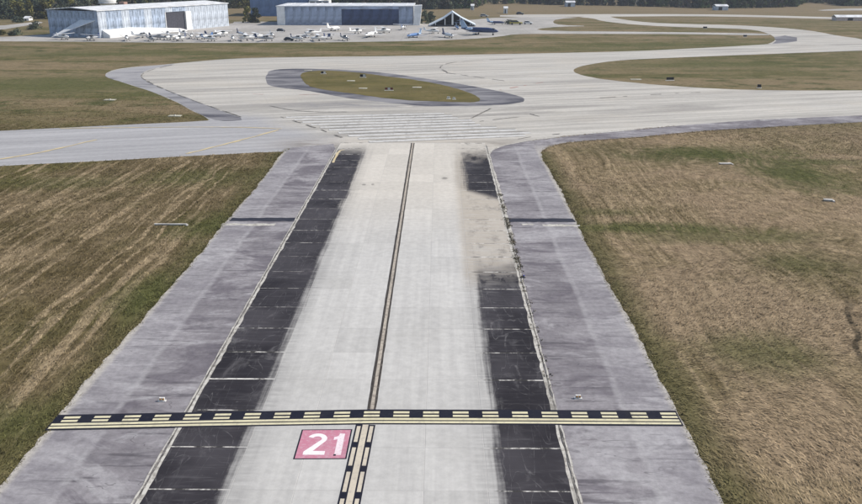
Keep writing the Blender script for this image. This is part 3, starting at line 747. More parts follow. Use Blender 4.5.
guide_sign(389, 90.5, 3.4, 1.0, M_SIGNR, M_DARK, "reddish brown sign in the middle of the grass island", R(4), 3)
guide_sign(448.5, 99, 1.2, .7, M_SIGNW, M_LIGHTBODY, "left of two small white markers at the right tip of the island", 0, 1)
guide_sign(454, 99.5, 1.0, .6, M_SIGNW, M_LIGHTBODY, "right of two small white markers at the right tip of the island", 0, 1)
guide_sign(670, 80.5, 3.6, 1.3, M_SIGNK, M_DARK, "wide dark sign on a pale plinth in the right grass triangle", R(8), 1)
guide_sign(759, 88, 1.6, 1.4, M_SIGNK, M_DARK, "black sign at the runway edge of the right grass triangle", R(-12), 1)
guide_sign(745, 37, 2.6, 1.4, M_SIGNK, M_DARK, "small dark sign in the grass beside the far taxiway curve", 0, 1)
guide_sign(705, 28.5, 3.4, 1.5, M_SIGNK, M_DARK, "small dark sign in the thin far grass strip", 0, 1)

# ------------------------------------------------------------------ hangars
M_PALEBLUE = plain("pale_blue_cladding", (0.37, 0.44, 0.55), 0.55, var=0.24, scale=0.35)
M_PALEW = plain("pale_grey_cladding", (0.52, 0.57, 0.64), 0.55, var=0.16, scale=0.35)
M_GREYBLUE = plain("grey_blue_cladding", (0.36, 0.42, 0.54), 0.55, var=0.24, scale=0.16)
M_NAVY = plain("navy_door_cladding", (0.05, 0.075, 0.16), 0.5, var=0.32, scale=0.16)
M_BLUE = plain("blue_cladding", (0.17, 0.25, 0.42), 0.55, var=0.12, scale=0.25)
M_WHITE = plain("white_sheet_metal", (0.80, 0.80, 0.79), 0.5, var=0.06, scale=0.4)
M_ROOF = plain("white_metal_roof", (0.70, 0.71, 0.72), 0.5, var=0.12, scale=0.25)
M_INT = plain("hangar_interior", (0.06, 0.06, 0.075), 0.8)
M_GLASS = plain("dark_glass", (0.02, 0.025, 0.035), 0.12, spec=0.6, var=0.05)
_pan = {}
def panel_mesh(w, h, mat, rib=0.10):
    key = (round(w, 2), round(h, 2), mat.name)
    if key not in _pan:
        m = MB().box((w / 2, -.06, h / 2), (w - .06, .12, h))
        for k in range(3): m.box((w * (k + .5) / 3, -.12 - rib / 2 - .002, h / 2), (.22, rib, h - .12))
        _pan[key] = m.mesh("wall_panel", mat)
    return _pan[key]
def clad(parent, p0, p1, h, mat_at, pw=4.7, name="wall_panel", openings=()):
    "row of cladding panels from p0 to p1, outside on the right hand when walking p0 -> p1"
    a, b = Vector(p0), Vector(p1); L = (b - a).length; n = max(1, round(L / pw)); w = L / n
    rz = math.atan2(b.y - a.y, b.x - a.x)
    for k in range(n):
        s = (k + .5) * w; z0 = 0.0
        for o0, o1, oh in openings:
            if o0 <= s <= o1: z0 = oh
        q = a.lerp(b, k / n)
        hh = h + 0.0
        o = link(name, panel_mesh(w, hh - z0, mat_at(s)), parent)
        o.location = (q.x, q.y, z0); o.rotation_euler = (0, 0, rz)
def gable_roof(parent, W, D, h, rise, mat, over=0.5):
    "ridge along local Y"
    m = MB(); x0, x1 = -over, W + over
    prof = [(x0, h + .05), (W / 2, h + rise), (x1, h + .05), (x1, h + .35), (W / 2, h + rise + .3), (x0, h + .35)]
    m.rings([[(a, -over, b) for a, b in prof], [(a, D + over, b) for a, b in prof]])
    r = m.build("roof", mat, parent)
    rb = MB().box((0, 0, .05), (.16, D + 2 * over, .10)).mesh("standing_seam", mat)
    for sgn in (-1, 1):
        for k in range(1, 6):
            f = k / 6; x = W / 2 + sgn * (W / 2 + over) * f
            o = link("standing_seam", rb, r); o.location = (x, D / 2, h + rise + .3 - (rise - .05) * f - .05)
    return r
# big pale hangar at the left: local X runs along the end wall (to the right), local Y back along the long side
ang = R(65 - 90)
h1 = tag(empty("hangar", (-147.0 - 31 * math.cos(ang), 379.4 - 31 * math.sin(ang), 0), ang), "large pale blue hangar with white roof at the left of the apron", "hangar")
W1, D1, H1 = 31.0, 90.0, 11.5
MB().box((W1 / 2, D1 / 2, H1 / 2), (W1 - .3, D1 - .3, H1 - .02)).build("frame_core", M_INT, h1)
clad(h1, (0, 0), (W1, 0), H1, lambda s: M_PALEBLUE)
clad(h1, (W1, 0), (W1, D1), H1, lambda s: M_PALEW if s > 57 else (M_PALEBLUE if int(s / 4.7) % 3 else M_PALEW), openings=((42, 56, 9.2),))
clad(h1, (W1, D1), (0, D1), H1, lambda s: M_PALEBLUE); clad(h1, (0, D1), (0, 0), H1, lambda s: M_PALEBLUE)
gable_roof(h1, W1, D1, H1, 1.2, M_ROOF)
MB().box((W1 - .14, 49, 4.55), (.06, 14.0, 9.1)).build("doorway", M_INT, h1)
MB().box((W1 + .35, 58.6, 4.5), (.25, 5.0, 9.0), rz=R(8)).build("sliding_door", M_WHITE, h1)
for y in (42.2, 56.4): MB().box((W1 + .12, y, 4.6), (.5, .35, 9.2)).build("door_post", M_WHITE, h1)
# white canopy on the end wall and a lean-to on the long side
cv = MB(); prof = [(11.5, 0.1), (20.5, 7.6), (29.5, 7.6)]
cv.add([(20.5, -.25, 7.7), (29.8, -.25, 7.7), (11.5, -9.5, .5), (20.5, -.25, 7.5), (29.8, -.25, 7.5), (11.5, -9.5, .3)], [(0, 2, 1), (3, 4, 5), (0, 1, 4, 3), (1, 2, 5, 4), (2, 0, 3, 5)]); cv.build("side_canopy", M_WHITE, h1)
lt = MB(); lt.rings([[(W1 + .3, y, 0), (W1 + 4.6, y, 0), (W1 + 4.6, y, 1.3 * k), (W1 + .3, y, 3.4 * k)] for y, k in ((1.5, 1.0), (18, 1.05), (36, .7), (52, .35))]); lt.build("lean_to_roof", M_WHITE, h1)
MB().box((9, 38, H1 + 1.6), (3.2, 2.4, 1.6)).build("rooftop_unit", plain("rust_red_unit", (0.32, 0.20, 0.16), .7), h1)
# long low hangar in the middle
x0, y0 = at(277.5, 25); x1, _ = at(413, 25); xe, _ = at(422, 25)
h2 = tag(empty("hangar", (x0, y0, 0)), "long grey blue hangar with navy sliding doors behind the parked aircraft", "hangar")
W2, D2, H2 = x1 - x0, 38.0, 9.8
MB().box((W2 / 2, D2 / 2, H2 / 2), (W2 - .3, D2 - .3, H2 - .02)).build("frame_core", M_INT, h2)
nd0, nd1 = at(342, 25)[0] - x0, at(399, 25)[0] - x0
clad(h2, (0, 0), (nd0, 0), H2, lambda s: M_WHITE if s < 4.5 else M_GREYBLUE)
clad(h2, (nd0, 0), (nd1, 0), H2 - 1.4, lambda s: M_NAVY, 5.4, "sliding_door")
MB().box(((nd0 + nd1) / 2, -.3, H2 - .7), (nd1 - nd0, .5, 1.36)).build("door_header", M_GREYBLUE, h2)
clad(h2, (nd1, 0), (W2, 0), H2, lambda s: M_GREYBLUE)
clad(h2, (W2, D2), (0, D2), H2, lambda s: M_GREYBLUE); clad(h2, (0, D2), (0, 0), H2, lambda s: M_GREYBLUE)
clad(h2, (W2, 0), (W2, D2), H2, lambda s: M_WHITE)
MB().box((W2 / 2, D2 / 2, H2 + .18), (W2 + .8, D2 + .8, .34)).build("roof", M_ROOF, h2)
for k in range(9):
    MB().box((W2 * (k + .5) / 9, D2 / 2, H2 + .40), (.3, D2 + .6, .12)).build("roof_rib", M_ROOF, h2)
ex = MB(); a0, a1 = W2 + .25, xe - x0
ex.rings([[(a0, -1.2, 0), (a1 - 1.2, -1.2, 0), (a1 - 1.2, 7, 0), (a0, 7, 0)], [(a0 + .6, -1.2, H2 + .5), (a1, -1.2, H2 + .7), (a1, 7, H2 + .7), (a0 + .6, 7, H2 + .5)]]); ex.build("end_bay", M_WHITE, h2)
# blue building behind, with its white annex
bx0, by0 = at(251, 16); bx1, _ = at(309, 16)
h3 = tag(empty("warehouse", (bx0, by0, 0)), "tall blue clad building behind the long hangar", "building")
W3, D3, H3 = bx1 - bx0, 36.0, 15.0
MB().box((W3 / 2, D3 / 2, H3 / 2), (W3 - .3, D3 - .3, H3 - .02)).build("frame_core", M_INT, h3)
for a, b in (((0, 0), (W3, 0)), ((W3, 0), (W3, D3)), ((W3, D3), (0, D3)), ((0, D3), (0, 0))): clad(h3, a, b, H3, lambda s: M_BLUE, 6.0)
gable_roof(h3, W3, D3, H3, 1.5, M_ROOF)
o3 = tag(empty("office_block", (bx1 + 1.0, by0 - 4, 0)), "white flat roofed block beside the tall blue building", "building")
MB().box((6.4, 6, 4.9), (12.8, 12, 9.8)).build("lower_storey", M_WHITE, o3)
MB().box((3.2, 6, 11.6), (6.0, 11, 3.6)).build("upper_storey", M_WHITE, o3)
for k in range(3): MB().box((2.2 + 4.2 * k, -.04, 8.6), (3.2, .2, 1.1)).build("window", M_GLASS, o3)
MB().box((3.2, .42, 11.9), (4.6, .2, 1.2)).build("window", M_GLASS, o3)
MB().box((10.2, 6, 10.4), (2.2, 3, 1.1)).build("roof_plant", plain("ochre_plant", (0.38, 0.30, 0.14), .7), o3)
# flared white tank behind the left hangar
tx, ty = -196.0, 520.0
tk = tag(empty("water_tank", (tx, ty, 0)), "white flared tank on a stem above the left hangar roof", "tank")
MB().lathe([(1.7, 0), (1.5, 5.6)], n=20).build("stem", M_WHITE, tk, True)
MB().lathe([(1.7, 5.5), (3.2, 6.4), (4.8, 9.6), (5.3, 11.2), (5.1, 12.0), (3.0, 13.1), (.4, 13.5)], n=24).build("bowl", M_WHITE, tk, True)
MB().lathe([(5.25, 9.2), (5.7, 9.3), (5.7, 9.5), (5.25, 9.6)], n=24).build("walkway", plain("tank_walkway", (.45, .45, .46), .6), tk)
# open shelter right of the long hangar
sx0, sy0 = at(429, 26.5); sx1, _ = at(476, 26.5)
sh = tag(empty("aircraft_shelter", (sx0, sy0, 0)), "pale peaked open shelter right of the long hangar", "shelter")
Ws, Ds = sx1 - sx0, 16.0
prof = [(0, .6), (Ws * .30, 4.2), (Ws * .5, 7.6), (Ws * .70, 4.4), (Ws, .8), (Ws, .4), (Ws * .70, 4.0), (Ws * .5, 7.2), (Ws * .30, 3.8), (0, .2)]
MB().rings([[(a, 0, b) for a, b in prof], [(a, Ds, b) for a, b in prof]]).build("canopy", plain("pale_blue_canopy", (0.62, 0.68, 0.74), .6, var=.1), sh)
MB().prism([(Ws * .05, 0), (Ws * .95, 0), (Ws * .95, .3), (Ws * .05, .3)], 0, .9).build("back_wall", M_INT, sh)
bw = MB(); pr = [(Ws * .06, .0), (Ws * .06, .9), (Ws * .30, 3.7), (Ws * .5, 7.0), (Ws * .70, 3.9), (Ws * .94, 1.0), (Ws * .94, 0)]
bw.rings([[(a, Ds - .6, b) for a, b in pr], [(a, Ds - .3, b) for a, b in pr]]); bw.build("rear_wall", M_INT, sh)
for f, hgt in ((.14, 1.9), (.34, 4.2), (.5, 7.0), (.66, 4.6), (.88, 1.6)): MB().box((Ws * f, .2, hgt / 2), (.9 if f == .5 else .4, .4, hgt)).build("post", M_WHITE, sh)
# far low building by the right edge, far sheds
def shed(px, py, wpx, h, wall, roof, label, d=9.0, name="shed"):
    x, y = at(px, py); w = at(px + wpx, py)[0] - x
    o = tag(empty(name, (x, y, 0)), label, "building")
    MB().box((w / 2, d / 2, h / 2), (w, d, h)).build("wall", wall, o)
    MB().rings([[(-.3, -.3, h), (w + .3, -.3, h), (w + .3, -.3, h + .15), (-.3, -.3, h + .15)], [(-.3, d / 2, h + 1.1), (w + .3, d / 2, h + 1.1), (w + .3, d / 2, h + 1.3), (-.3, d / 2, h + 1.3)], [(-.3, d + .3, h), (w + .3, d + .3, h), (w + .3, d + .3, h + .15), (-.3, d + .3, h + .15)]]).build("roof", roof, o)
    MB().box((w * .35, -.06, h * .42), (min(3.0, w * .3), .14, h * .8)).build("door", M_DARK, o)
    return o
shed(836, 20.6, 40, 1.9, plain("pinkish_wall", (.62, .52, .48), .7), M_ROOF, "long low pinkish white building at the far right edge", 6.0)
shed(629, 5.0, 10, 4.5, plain("cream_wall", (.62, .58, .42), .7), M_ROOF, "small cream building against the far trees")
shed(566, 6.6, 9, 3.2, M_PALEW, M_ROOF, "pale low building in front of the far wood right of centre")
shed(716, 10.2, 12, 2.8, M_PALEW, M_ROOF, "long grey low building in front of the far right wood")
shed(504, 13.5, 3.6, 3.4, M_WHITE, M_ROOF, "small white shed alone in the tan far field", 5.0)
shed(471, 10.0, 3, 3.0, M_WHITE, M_ROOF, "tiny white hut beside the trees right of the long hangar", 4.0)
shed(24, 20.6, 5, 1.2, M_WHITE, M_ROOF, "tiny low white roof among the bushes at the far left", 5.0)

# ------------------------------------------------------------------ aircraft and vehicles on the apron
def ring(y, r, z, n=12, sx=1.0, sz=1.0): return [(r * sx * math.cos(2 * math.pi * i / n), y, z + r * sz * math.sin(2 * math.pi * i / n)) for i in range(n)]
def wingmesh(span, root, tip, sweep, y, z, th=.14, dih=0.05):
    "thin tapered wing, both halves"
    m = MB()
    for s in (-1, 1):
        rs = []
        for f in (0, 1):
            c = root + (tip - root) * f; x = s * span / 2 * f; yy = y + sweep * f; zz = z + dih * span / 2 * f; t = th * (1 - .5 * f)
            rs.append([(x, yy - c / 2, zz), (x, yy - c * .2, zz + t), (x, yy + c / 2, zz + .01), (x, yy - c * .2, zz - t * .5)])
        m.rings(rs)
    return m
def finmesh(y, z, c0, c1, h, sweep, t=.1):
    return MB().rings([[(-t, y - c0 / 2, z), (t, y - c0 / 2, z), (t, y + c0 / 2, z), (-t, y + c0 / 2, z)], [(-t * .5, y + sweep - c1 / 2, z + h), (t * .5, y + sweep - c1 / 2, z + h), (t * .5, y + sweep + c1 / 2, z + h), (-t * .5, y + sweep + c1 / 2, z + h)]])
def light_plane(body, trim):
    o = empty("light_aircraft")
    MB().rings([ring(-3.3, .22, 1.25), ring(-3.0, .48, 1.25), ring(-1.6, .62, 1.35), ring(0, .72, 1.45), ring(1.4, .52, 1.4), ring(3.4, .26, 1.35), ring(4.6, .14, 1.45)]).build("fuselage", body, o, True)
    MB().rings([ring(-1.5, .3, 1.75, sz=.8), ring(-.9, .60, 1.85, sz=.85), ring(.4, .60, 1.9, sz=.8), ring(1.2, .34, 1.75, sz=.7)]).build("cabin_glass", M_GLASS, o, True)
    wingmesh(10.8, 1.6, 1.15, .1, -.3, 2.42, .13, .03).build("wing", body, o)
    wingmesh(3.4, 1.0, .7, .15, 4.1, 1.5, .07, 0).build("tailplane", body, o)
    finmesh(4.1, 1.45, 1.3, .7, 1.5, .5, .06).build("fin", trim, o)
    MB().box((0, -3.42, 1.25), (2.0, .06, .16), ry=R(25)).build("propeller", M_DARK, o)
    for x, y in ((-1.15, .1), (1.15, .1), (0, -2.6)):
        MB().tube((x * .35, y, 1.1), (x, y, .3), .06).build("gear_strut", M_DARK, o)
        MB().tube((x - .1, y, .25), (x + .1, y, .25), .25, n=12).build("wheel", M_DARK, o)
    for s in (-1, 1): MB().tube((s * .55, -.2, 1.2), (s * 2.6, -.3, 2.45), .05).build("wing_strut", body, o)
    return o
def jet(body, trim, k=1.0):
    o = empty("business_jet")
    S = lambda v: v * k
    MB().rings([ring(S(-7.6), .1, S(1.55)), ring(S(-7.0), S(.45), S(1.6)), ring(S(-5.4), S(.85), S(1.8)), ring(S(-3), S(.98), S(1.9)), ring(S(3), S(.98), S(1.9)), ring(S(5.6), S(.62), S(2.1)), ring(S(8), S(.16), S(2.4))]).build("fuselage", body, o, True)
    MB().rings([ring(S(-6.5), S(.3), S(2.0), sz=.7), ring(S(-5.9), S(.62), S(2.15), sz=.75), ring(S(-5.2), S(.66), S(2.25), sz=.75), ring(S(-4.8), S(.3), S(2.35), sz=.6)]).build("cockpit_glass", M_GLASS, o, True)
    wingmesh(S(15.5), S(3.0), S(1.2), S(2.2), S(.6), S(1.25), S(.17), .05).build("wing", body, o)
    finmesh(S(6.3), S(2.3), S(2.8), S(1.6), S(3.2), S(1.6), S(.12)).build("fin", trim, o)
    wingmesh(S(6.4), S(1.5), S(.8), S(.7), S(7.9), S(5.4), S(.09), 0).build("tailplane", body, o)
    for s in (-1, 1):
        MB().rings([[(p[0] + S(1.5) * s, p[1], p[2]) for p in r] for r in (ring(S(2.6), S(.42), S(2.3)), ring(S(3.2), S(.55), S(2.3)), ring(S(4.6), S(.5), S(2.3)), ring(S(5.4), S(.3), S(2.3)))]).build("engine", trim, o, True)
        MB().tube((S(1.5) * s, S(2.55), S(2.3)), (S(1.5) * s, S(2.62), S(2.3)), S(.36), n=12).build("engine_intake", M_DARK, o)
    for x, y in ((-1.6, 1.2), (1.6, 1.2), (0, -5.4)):
        MB().tube((S(x), S(y), S(1.3)), (S(x), S(y), S(.35)), .09).build("gear_strut", M_DARK, o)
        MB().tube((S(x) - .22, S(y), S(.34)), (S(x) + .22, S(y), S(.34)), S(.34), n=12).build("wheel", M_DARK, o)
    return o
def car(body):
    o = empty("parked_car")
    MB().rings([[(x, -2.2, z) for x, z in ((-.8, .35), (.8, .35), (.82, .72), (-.82, .72))], [(x, -1.1, z) for x, z in ((-.88, .3), (.88, .3), (.9, .92), (-.9, .92))], [(x, 1.6, z) for x, z in ((-.88, .3), (.88, .3), (.9, .95), (-.9, .95))], [(x, 2.2, z) for x, z in ((-.8, .38), (.8, .38), (.82, .85), (-.82, .85))]]).build("body", body, o)
    MB().rings([[(-.82, -1.0, .93), (.82, -1.0, .93), (.82, 1.9, .93), (-.82, 1.9, .93)], [(-.66, -.25, 1.45), (.66, -.25, 1.45), (.66, 1.4, 1.45), (-.66, 1.4, 1.45)]]).build("cabin_glass", M_GLASS, o)
    MB().box((0, .58, 1.475), (1.3, 1.6, .05)).build("roof", body, o)
    for x in (-.82, .82):
        for y in (-1.35, 1.35): MB().tube((x - .1, y, .33), (x + .1, y, .33), .33, n=12).build("wheel", M_DARK, o)
    for x in (-.6, .6): MB().box((x, -2.2, .62), (.34, .06, .16)).build("headlight", M_SIGNW, o)
    return o
A_WHITE = plain("aircraft_white", (.78, .78, .77), .35, spec=.45, var=.04); A_BLUE = plain("aircraft_blue", (.10, .20, .42), .35, spec=.45, var=.08)
A_LBLUE = plain("aircraft_light_blue", (.42, .55, .72), .4, var=.06); A_NAVY = plain("aircraft_navy", (.03, .05, .13), .35, spec=.45, var=.08); A_GREY = plain("aircraft_grey", (.42, .43, .45), .45, var=.08)
C_BLACK = plain("car_black", (.02, .021, .026), .3, spec=.5, var=.05); C_SILVER = plain("car_silver", (.55, .56, .58), .3, metal=.4, spec=.5, var=.05); C_YELL = plain("truck_ochre", (.42, .36, .10), .5, var=.1)
protos = {"lw": light_plane(A_WHITE, A_WHITE), "lb": light_plane(A_WHITE, A_BLUE), "ln": light_plane(A_WHITE, A_NAVY), "lg": light_plane(A_GREY, A_NAVY), "jw": jet(A_WHITE, A_WHITE, .95), "jb": jet(A_BLUE, A_LBLUE, .8),
          "jn": jet(A_NAVY, A_LBLUE, 1.25), "jg": jet(A_WHITE, A_NAVY, .9), "ck": car(C_BLACK), "cs": car(C_SILVER), "cw": car(A_WHITE), "cy": car(C_YELL)}
used = set()
def park(kind, px, py, rz, label, cat="aircraft", group="light aircraft parked along the apron edge", k=1.0):
    if kind in used: o = copy_tree(protos[kind])
    else: o = protos[kind]; used.add(kind)
    x, y = at(px, py); o.location = (x, y, .03); o.rotation_euler = (0, 0, R(rz)); o.scale = (k, k, k)
    for q in ("label", "category", "group"):
        if q in o: del o[q]
    tag(o, label, cat, group)
park("lw", 64, 39.6, 60, "white light aircraft in front of the left hangar's triangular canopy")
park("lg", 92, 40.6, -20, "grey light aircraft near the left hangar's front corner, left of the row")
park("ln", 127, 40.8, 20, "white light aircraft with dark tail, nearest the grass, leftmost in the row")
park("lw", 143, 37.8, 100, "plain white light aircraft second from the left in the crowded row")
park("lg", 159, 39.6, 75, "grey light aircraft third from the left in the crowded row")
park("lw", 172, 39.8, -30, "white light aircraft standing just right of the grey one in the row")
park("lb", 184, 35.6, 40, "white light aircraft with blue tail in front of the dark hangar doorway")
park("lw", 192, 38.6, 10, "white light aircraft in the middle of the crowded row")
park("lb", 203, 39.4, -50, "blue tailed light aircraft right of the middle of the crowded row")
park("ln", 215, 37.6, 80, "dark tailed light aircraft below the right end of the white hangar")
park("lw", 223, 36.2, 150, "white light aircraft turned away below the hangar's far corner")
park("ln", 233, 41, 15, "dark tailed light aircraft at the grass edge below the roadside bush")
park("jg", 241, 35.4, 35, "white jet with navy tail standing right of the crowded row", k=.62, group="jets parked on the apron")
park("lw", 247, 40.6, -70, "white light aircraft at the grass edge, last of the crowded row")
park("lg", 266, 41, 85, "grey light aircraft alone at the grass edge left of the black car")
park("lg", 151, 41.2, 40, "grey light aircraft on the grass edge under the plain white one")
park("ln", 180, 41, -15, "dark tailed light aircraft at the grass edge under the hangar doorway")
park("lb", 210, 41.2, 60, "blue tailed light aircraft at the grass edge near the row's right end")
park("lg", 168, 36.6, 20, "grey light aircraft close to the hangar wall left of its doorway")
park("lw", 256, 38.8, 120, "white light aircraft alone just below the clump between the hangars")
park("lb", 272, 37.6, 20, "blue tailed light aircraft left of the silver car")
park("ln", 298, 41, 50, "dark tailed light aircraft at the grass edge right of the black car")
park("lw", 312, 35.2, -60, "white light aircraft behind the silver car")
park("lg", 345, 40.6, 30, "grey light aircraft at the grass edge left of the white jet")
park("lw", 357, 33.6, 140, "white light aircraft between the two white jets")
park("lw", 433, 33.6, 70, "white light aircraft in front of the shelter's left slope")
park("ck", 281, 31.6, 60, "dark car parked below the left end of the long hangar", "car", "cars parked on the apron")
park("ck", 289, 40.6, 88, "black car at the grass edge between two light aircraft", "car", "cars parked on the apron")
park("cs", 305.5, 37.6, 40, "silver car behind the light aircraft on the apron edge", "car", "cars parked on the apron")
park("ln", 319, 40.8, -75, "dark tailed light aircraft at the grass edge left of centre")
park("lg", 329, 39, 160, "grey light aircraft pointing away, right of the dark tailed one")
park("jw", 334, 30.8, 155, "white jet with high tail parked before the long hangar", k=.8, group="jets parked on the apron")
park("jw", 371, 37.2, -20, "white jet nose towards the grass in front of the navy doors", k=.85, group="jets parked on the apron")
park("lw", 384, 33, 110, "white light aircraft behind the white jet, below the navy doors")
park("lb", 403.5, 29.6, 170, "white light aircraft with blue tail close to the hangar's white end")
park("jb", 414, 37.6, -35, "small blue jet at the grass edge below the white end bay", k=.85, group="jets parked on the apron")
park("jg", 448, 37.6, 25, "white jet with dark engines at the grass edge below the shelter", k=.8, group="jets parked on the apron")
park("jb", 457, 29.2, 5, "blue jet standing in the mouth of the peaked shelter", k=.7, group="jets parked on the apron")
park("jn", 480, 34.8, 68, "large navy jet with light blue tail at the right end of the apron", k=.95, group="jets parked on the apron")
park("jn", 496, 24.4, 80, "dark jet parked farthest right behind the large navy one", k=.5, group="jets parked on the apron")
park("cw", 385, 24.6, 60, "white car parked against the navy hangar doors", "car", "cars parked on the apron")
park("cy", 516, 24.6, 85, "ochre vehicle at the right end of the apron", "car", "cars parked on the apron", 1.6)
park("cw", 528, 24.2, 80, "white vehicle right of the ochre one at the apron end", "car", "cars parked on the apron", 1.2)
park("cs", 484, 16.8, 80, "silver car on the far strip left of the lone white shed", "car", "cars parked on the apron", 1.2)
park("ck", 520, 14.6, 80, "dark car on the far strip right of the lone white shed", "car", "cars parked on the apron", 1.2)

# ------------------------------------------------------------------ trees
def leaf_material(name, a, b):
    t = NT(name, 0.85, 0.1)
    n = t.noise(t.n("TexCoord").outputs["Object"], 0.55, 3); r = t.rnd()
    c = t.mix(t.step(n, 0.35, 0.65), a, b)
    k = t.step(r, 0, 1, 0.7, 1.35)
    t.color(t.mix(1.0, c, t.comb(k, k, k), 'MULTIPLY'))
    return t.m
L_DARK = leaf_material("leaf_dark_green", (0.042, 0.054, 0.042), (0.090, 0.104, 0.062))
L_OLIVE = leaf_material("leaf_olive", (0.075, 0.078, 0.026), (0.180, 0.165, 0.058))
L_GREY = leaf_material("leaf_grey_brown", (0.065, 0.060, 0.052), (0.135, 0.120, 0.092))
L_GREEN = leaf_material("leaf_mid_green", (0.045, 0.070, 0.026), (0.095, 0.130, 0.045))
M_BARK = plain("bark", (0.085, 0.068, 0.052), 0.9, var=.2)
def crown_mesh(seed, h, r, kind, mat, nleaf=900, size=0.62):
    g = np.random.default_rng(seed)
    cl = []
    nc = 22
    for i in range(nc):
        f = g.uniform(0.10, 1.0); ang = g.uniform(0, 2 * np.pi)
        if kind == "cone": rad = r * (1.05 - f) * g.uniform(.5, 1.0); cr = r * (.25 + .30 * (1 - f))
        else: rad = r * math.sin(min(1, (1.12 - f) * 1.25) * math.pi / 2) * g.uniform(.25, .85); cr = r * g.uniform(.26, .48)
        cl.append((rad * math.cos(ang), rad * math.sin(ang), h * f - cr * .6, cr))
    cl.append((0, 0, h - r * .35, r * .35))
    V = np.zeros((nleaf, 4, 3))
    for i in range(nleaf):
        cx, cy, cz, cr = cl[g.integers(len(cl))]
        d = g.normal(size=3); d /= np.linalg.norm(d); p = np.array((cx, cy, cz)) + d * cr * g.uniform(.55, 1.05) * (1, 1, .8)
        a = g.normal(size=3); a /= np.linalg.norm(a); b = np.cross(a, d + g.normal(size=3) * .5); b /= np.linalg.norm(b) + 1e-6
        s = size * g.uniform(.6, 1.4)
        V[i] = [p - a * s, p - b * s * .6, p + a * s, p + b * s * .6]
    me = bpy.data.meshes.new("crown")
    me.from_pydata(V.reshape(-1, 3).tolist(), [], [(4 * i, 4 * i + 1, 4 * i + 2, 4 * i + 3) for i in range(nleaf)]); me.update()
    me.materials.append(mat)
    return me
def trunk_mesh(seed, h, r):
    g = random.Random(seed); m = MB()
    m.rings([[(r * k * math.cos(i * math.pi / 4) + ox, r * k * math.sin(i * math.pi / 4), z) for i in range(8)] for z, k, ox in ((0, 1.4, 0), (h * .08, 1.0, 0), (h * .4, .75, .1), (h * .85, .2, -.1))])
    for i in range(5):
        a = g.uniform(0, 6.28); z = h * g.uniform(.25, .6)
        m.tube((0, 0, z), (math.cos(a) * h * .18, math.sin(a) * h * .18, z + h * .22), r * .4, r * .1, 5)
    return m.mesh("trunk", M_BARK, True)
kinds = []
for i, (h, r, k, mt) in enumerate(((11, 4.6, "round", L_DARK), (12.5, 4.8, "round", L_OLIVE), (10, 4.5, "round", L_GREY), (13.5, 3.9, "cone", L_DARK), (11.5, 5.0, "round", L_GREEN), (13, 4.1, "cone", L_OLIVE), (9.5, 4.8, "round", L_DARK))):
    kinds.append((trunk_mesh(i, h, .24), crown_mesh(i + 40, h, r, k, mt)))
def tree(x, y, k, s, label, group, rz, name="tree"):
    o = empty(name, (x, y, 0), rz); o.scale = (s, s, s * random.uniform(.9, 1.15))
    link("trunk", kinds[k][0], o); link("crown", kinds[k][1], o)
    return tag(o, label, "tree", group)
edge = [(-80, 19.5), (40, 19), (100, 13.5), (160, 11), (232, 8.5), (300, 5), (335, 8.5), (430, 9.3), (468, 8.5), (482, 4.2), (520, 3.6), (560, 5), (600, 5.4), (640, 6), (700, 8), (760, 8), (794, 6.4), (802, 2.4), (838, 2.4), (846, 6), (900, 6), (960, 6)]
ew = P(edge)
lab = [((-80, 45), "tree at the front of the wood left of the big pale hangar", "trees of the wood left of the hangar"), ((45, 240), "tree of the dark wood rising behind the big pale hangar", "trees of the wood behind the big hangar"),
       ((240, 478), "tree of the wood behind the long grey blue hangar", "trees of the wood behind the long hangar"), ((478, 640), "tree at the edge of the far wood beyond the tan field", "trees of the far wood beyond the tan field"), ((640, 1000), "tree at the edge of the far right wood", "trees of the far right wood")]
count = 0
LOOK = ['dark rounded tree', 'olive rounded tree', 'grey brown rounded tree', 'dark conical tree', 'mid green rounded tree', 'olive conical tree', 'dark squat tree']
for (pa, wa), (pb, wb) in zip(zip(edge, ew), list(zip(edge, ew))[1:]):
    d = math.dist(wa, wb); n = max(1, int(d / 7.3))
    for i in range(n):
        f = (i + random.random() * .6) / n; px = pa[0] + (pb[0] - pa[0]) * f
        x, y = wa[0] + (wb[0] - wa[0]) * f, wa[1] + (wb[1] - wa[1]) * f
        for row in range(2):
            if 246 < px < 334 and y < 640: continue
            _, lb, gp = next(q for q in lab if q[0][0] <= px < q[0][1])
            far_f = .85 if px > 640 else (.8 if px > 478 else 1.0)
            k = random.choice((0, 1, 2, 3, 5, 6, 0) if px < 300 else (0, 2, 4, 6, 0, 2) if px < 640 else (0, 4, 4, 6, 0, 2)); lb = LOOK[k] + lb[4:]
            tree(x + random.uniform(-2, 2), y + row * 6 + random.uniform(-1.5, 2.5), k, random.uniform(.75, 1.12) * far_f, lb, gp, random.uniform(0, 6.28)); count += 1
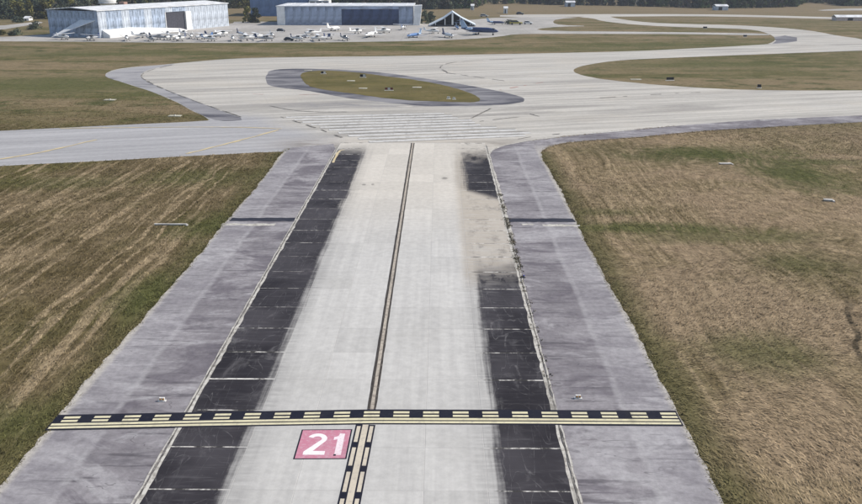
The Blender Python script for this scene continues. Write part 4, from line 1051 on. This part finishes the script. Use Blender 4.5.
# single bushes and trees one can tell apart
for px, py, k, s, lb in ((248, 22.4, 1, .72, "left bushy tree of the clump between the two hangars"), (256, 22.6, 6, .80, "right dark bushy tree of the clump between the two hangars"),
                         (425, 23.5, 0, .66, "left dark tree at the right end of the long hangar"), (431, 22.5, 6, .70, "right dark tree at the right end of the long hangar")):
    x, y = at(px, py); tree(x, y, k, s, lb, None, px)
bush_c = [crown_mesh(90 + i, 2.6, 2.2, "round", m, 420, .28) for i, m in enumerate((L_DARK, L_OLIVE))]
def bush(px, py, i, s, label):
    x, y = at(px, py); o = tag(empty("bush", (x, y, 0), px), label, "bush"); o.scale = (s * 1.3, s, s)
    link("crown", bush_c[i], o); b = MB()
    for q in range(4): b.tube((0, 0, 0), (math.cos(q * 1.6) * .8, math.sin(q * 1.6) * .8, 1.5), .07, .03, 5)
    b.build("stem", M_BARK, o)
bush(36, 28.5, 0, 1.5, "dark bush against the left end of the big hangar, right one of two"); bush(32.5, 29.5, 0, 1.1, "dark bush left of the big hangar, left one of two")
bush(17, 35, 0, 1.2, "dark low bush beside the narrow apron strip, right one of two"); bush(12, 35.6, 0, .9, "dark low bush beside the narrow apron strip, left one of two")
bush(19, 22.5, 0, 1.4, "dark bush beyond the access road at the far left"); bush(2, 35, 1, 1.0, "olive bush at the left picture edge")
bush(509, 24, 0, 1.0, "dark bush left of the ochre vehicle at the apron end")
# woods behind, seen only as a mass
def wood(name, label, spots):
    Vs, Fs, off = [], [], 0
    tmpl = {}
    for x, y, s in spots:
        k = random.choice((0, 2, 3, 6)); 
        if k not in tmpl:
            me = kinds[k][1]; a = np.zeros(len(me.vertices) * 3); me.vertices.foreach_get("co", a); tmpl[k] = a.reshape(-1, 3)[:4 * 300]
        a = random.uniform(0, 6.28); c, sn = math.cos(a), math.sin(a); q = tmpl[k] * (s * 1.15)
        Vs.append(np.stack([q[:, 0] * c - q[:, 1] * sn + x, q[:, 0] * sn + q[:, 1] * c + y, q[:, 2]], 1)); 
    V = np.concatenate(Vs); n = len(V) // 4
    me = bpy.data.meshes.new(name)
    me.vertices.add(len(V)); me.vertices.foreach_set("co", V.ravel())
    me.loops.add(n * 4); me.loops.foreach_set("vertex_index", np.arange(n * 4))
    me.polygons.add(n); me.polygons.foreach_set("loop_start", np.arange(0, n * 4, 4)); me.polygons.foreach_set("loop_total", np.full(n, 4))
    me.update(); me.materials.append(L_DARK)
    return tag(link(name, me), label, "wood", kind="stuff")
spots = []
exs, eys = [p[0] for p in ew], [p[1] for p in ew]
for i in range(1500):
    x = random.uniform(-460, 620); y0 = float(np.interp(x, exs, eys))
    y = y0 + 14 + random.random() ** 1.4 * 330
    if -135 < x < -60 and y < 640: continue
    spots.append((x, y, random.uniform(.8, 1.2) * (.8 if x > 40 else 1.05)))
wood("woodland", "dark woodland covering the distance behind the front row of trees", spots)

# ------------------------------------------------------------------ thin air between the camera and the distance
hm = bpy.data.materials.new("haze"); hm.use_nodes = True
hn = hm.node_tree; hn.nodes.clear()
pv = hn.nodes.new("ShaderNodeVolumePrincipled"); ho = hn.nodes.new("ShaderNodeOutputMaterial")
pv.inputs["Color"].default_value = (0.80, 0.87, 1.0, 1); pv.inputs["Density"].default_value = 0.00014; pv.inputs["Anisotropy"].default_value = 0.2
hn.links.new(pv.outputs[0], ho.inputs["Volume"])
hb = MB().box((0, 500, 15.5), (13000, 13000, 33.0))
tag(hb.build("haze", hm), "thin pale blue haze over the distance", "haze", kind="stuff")
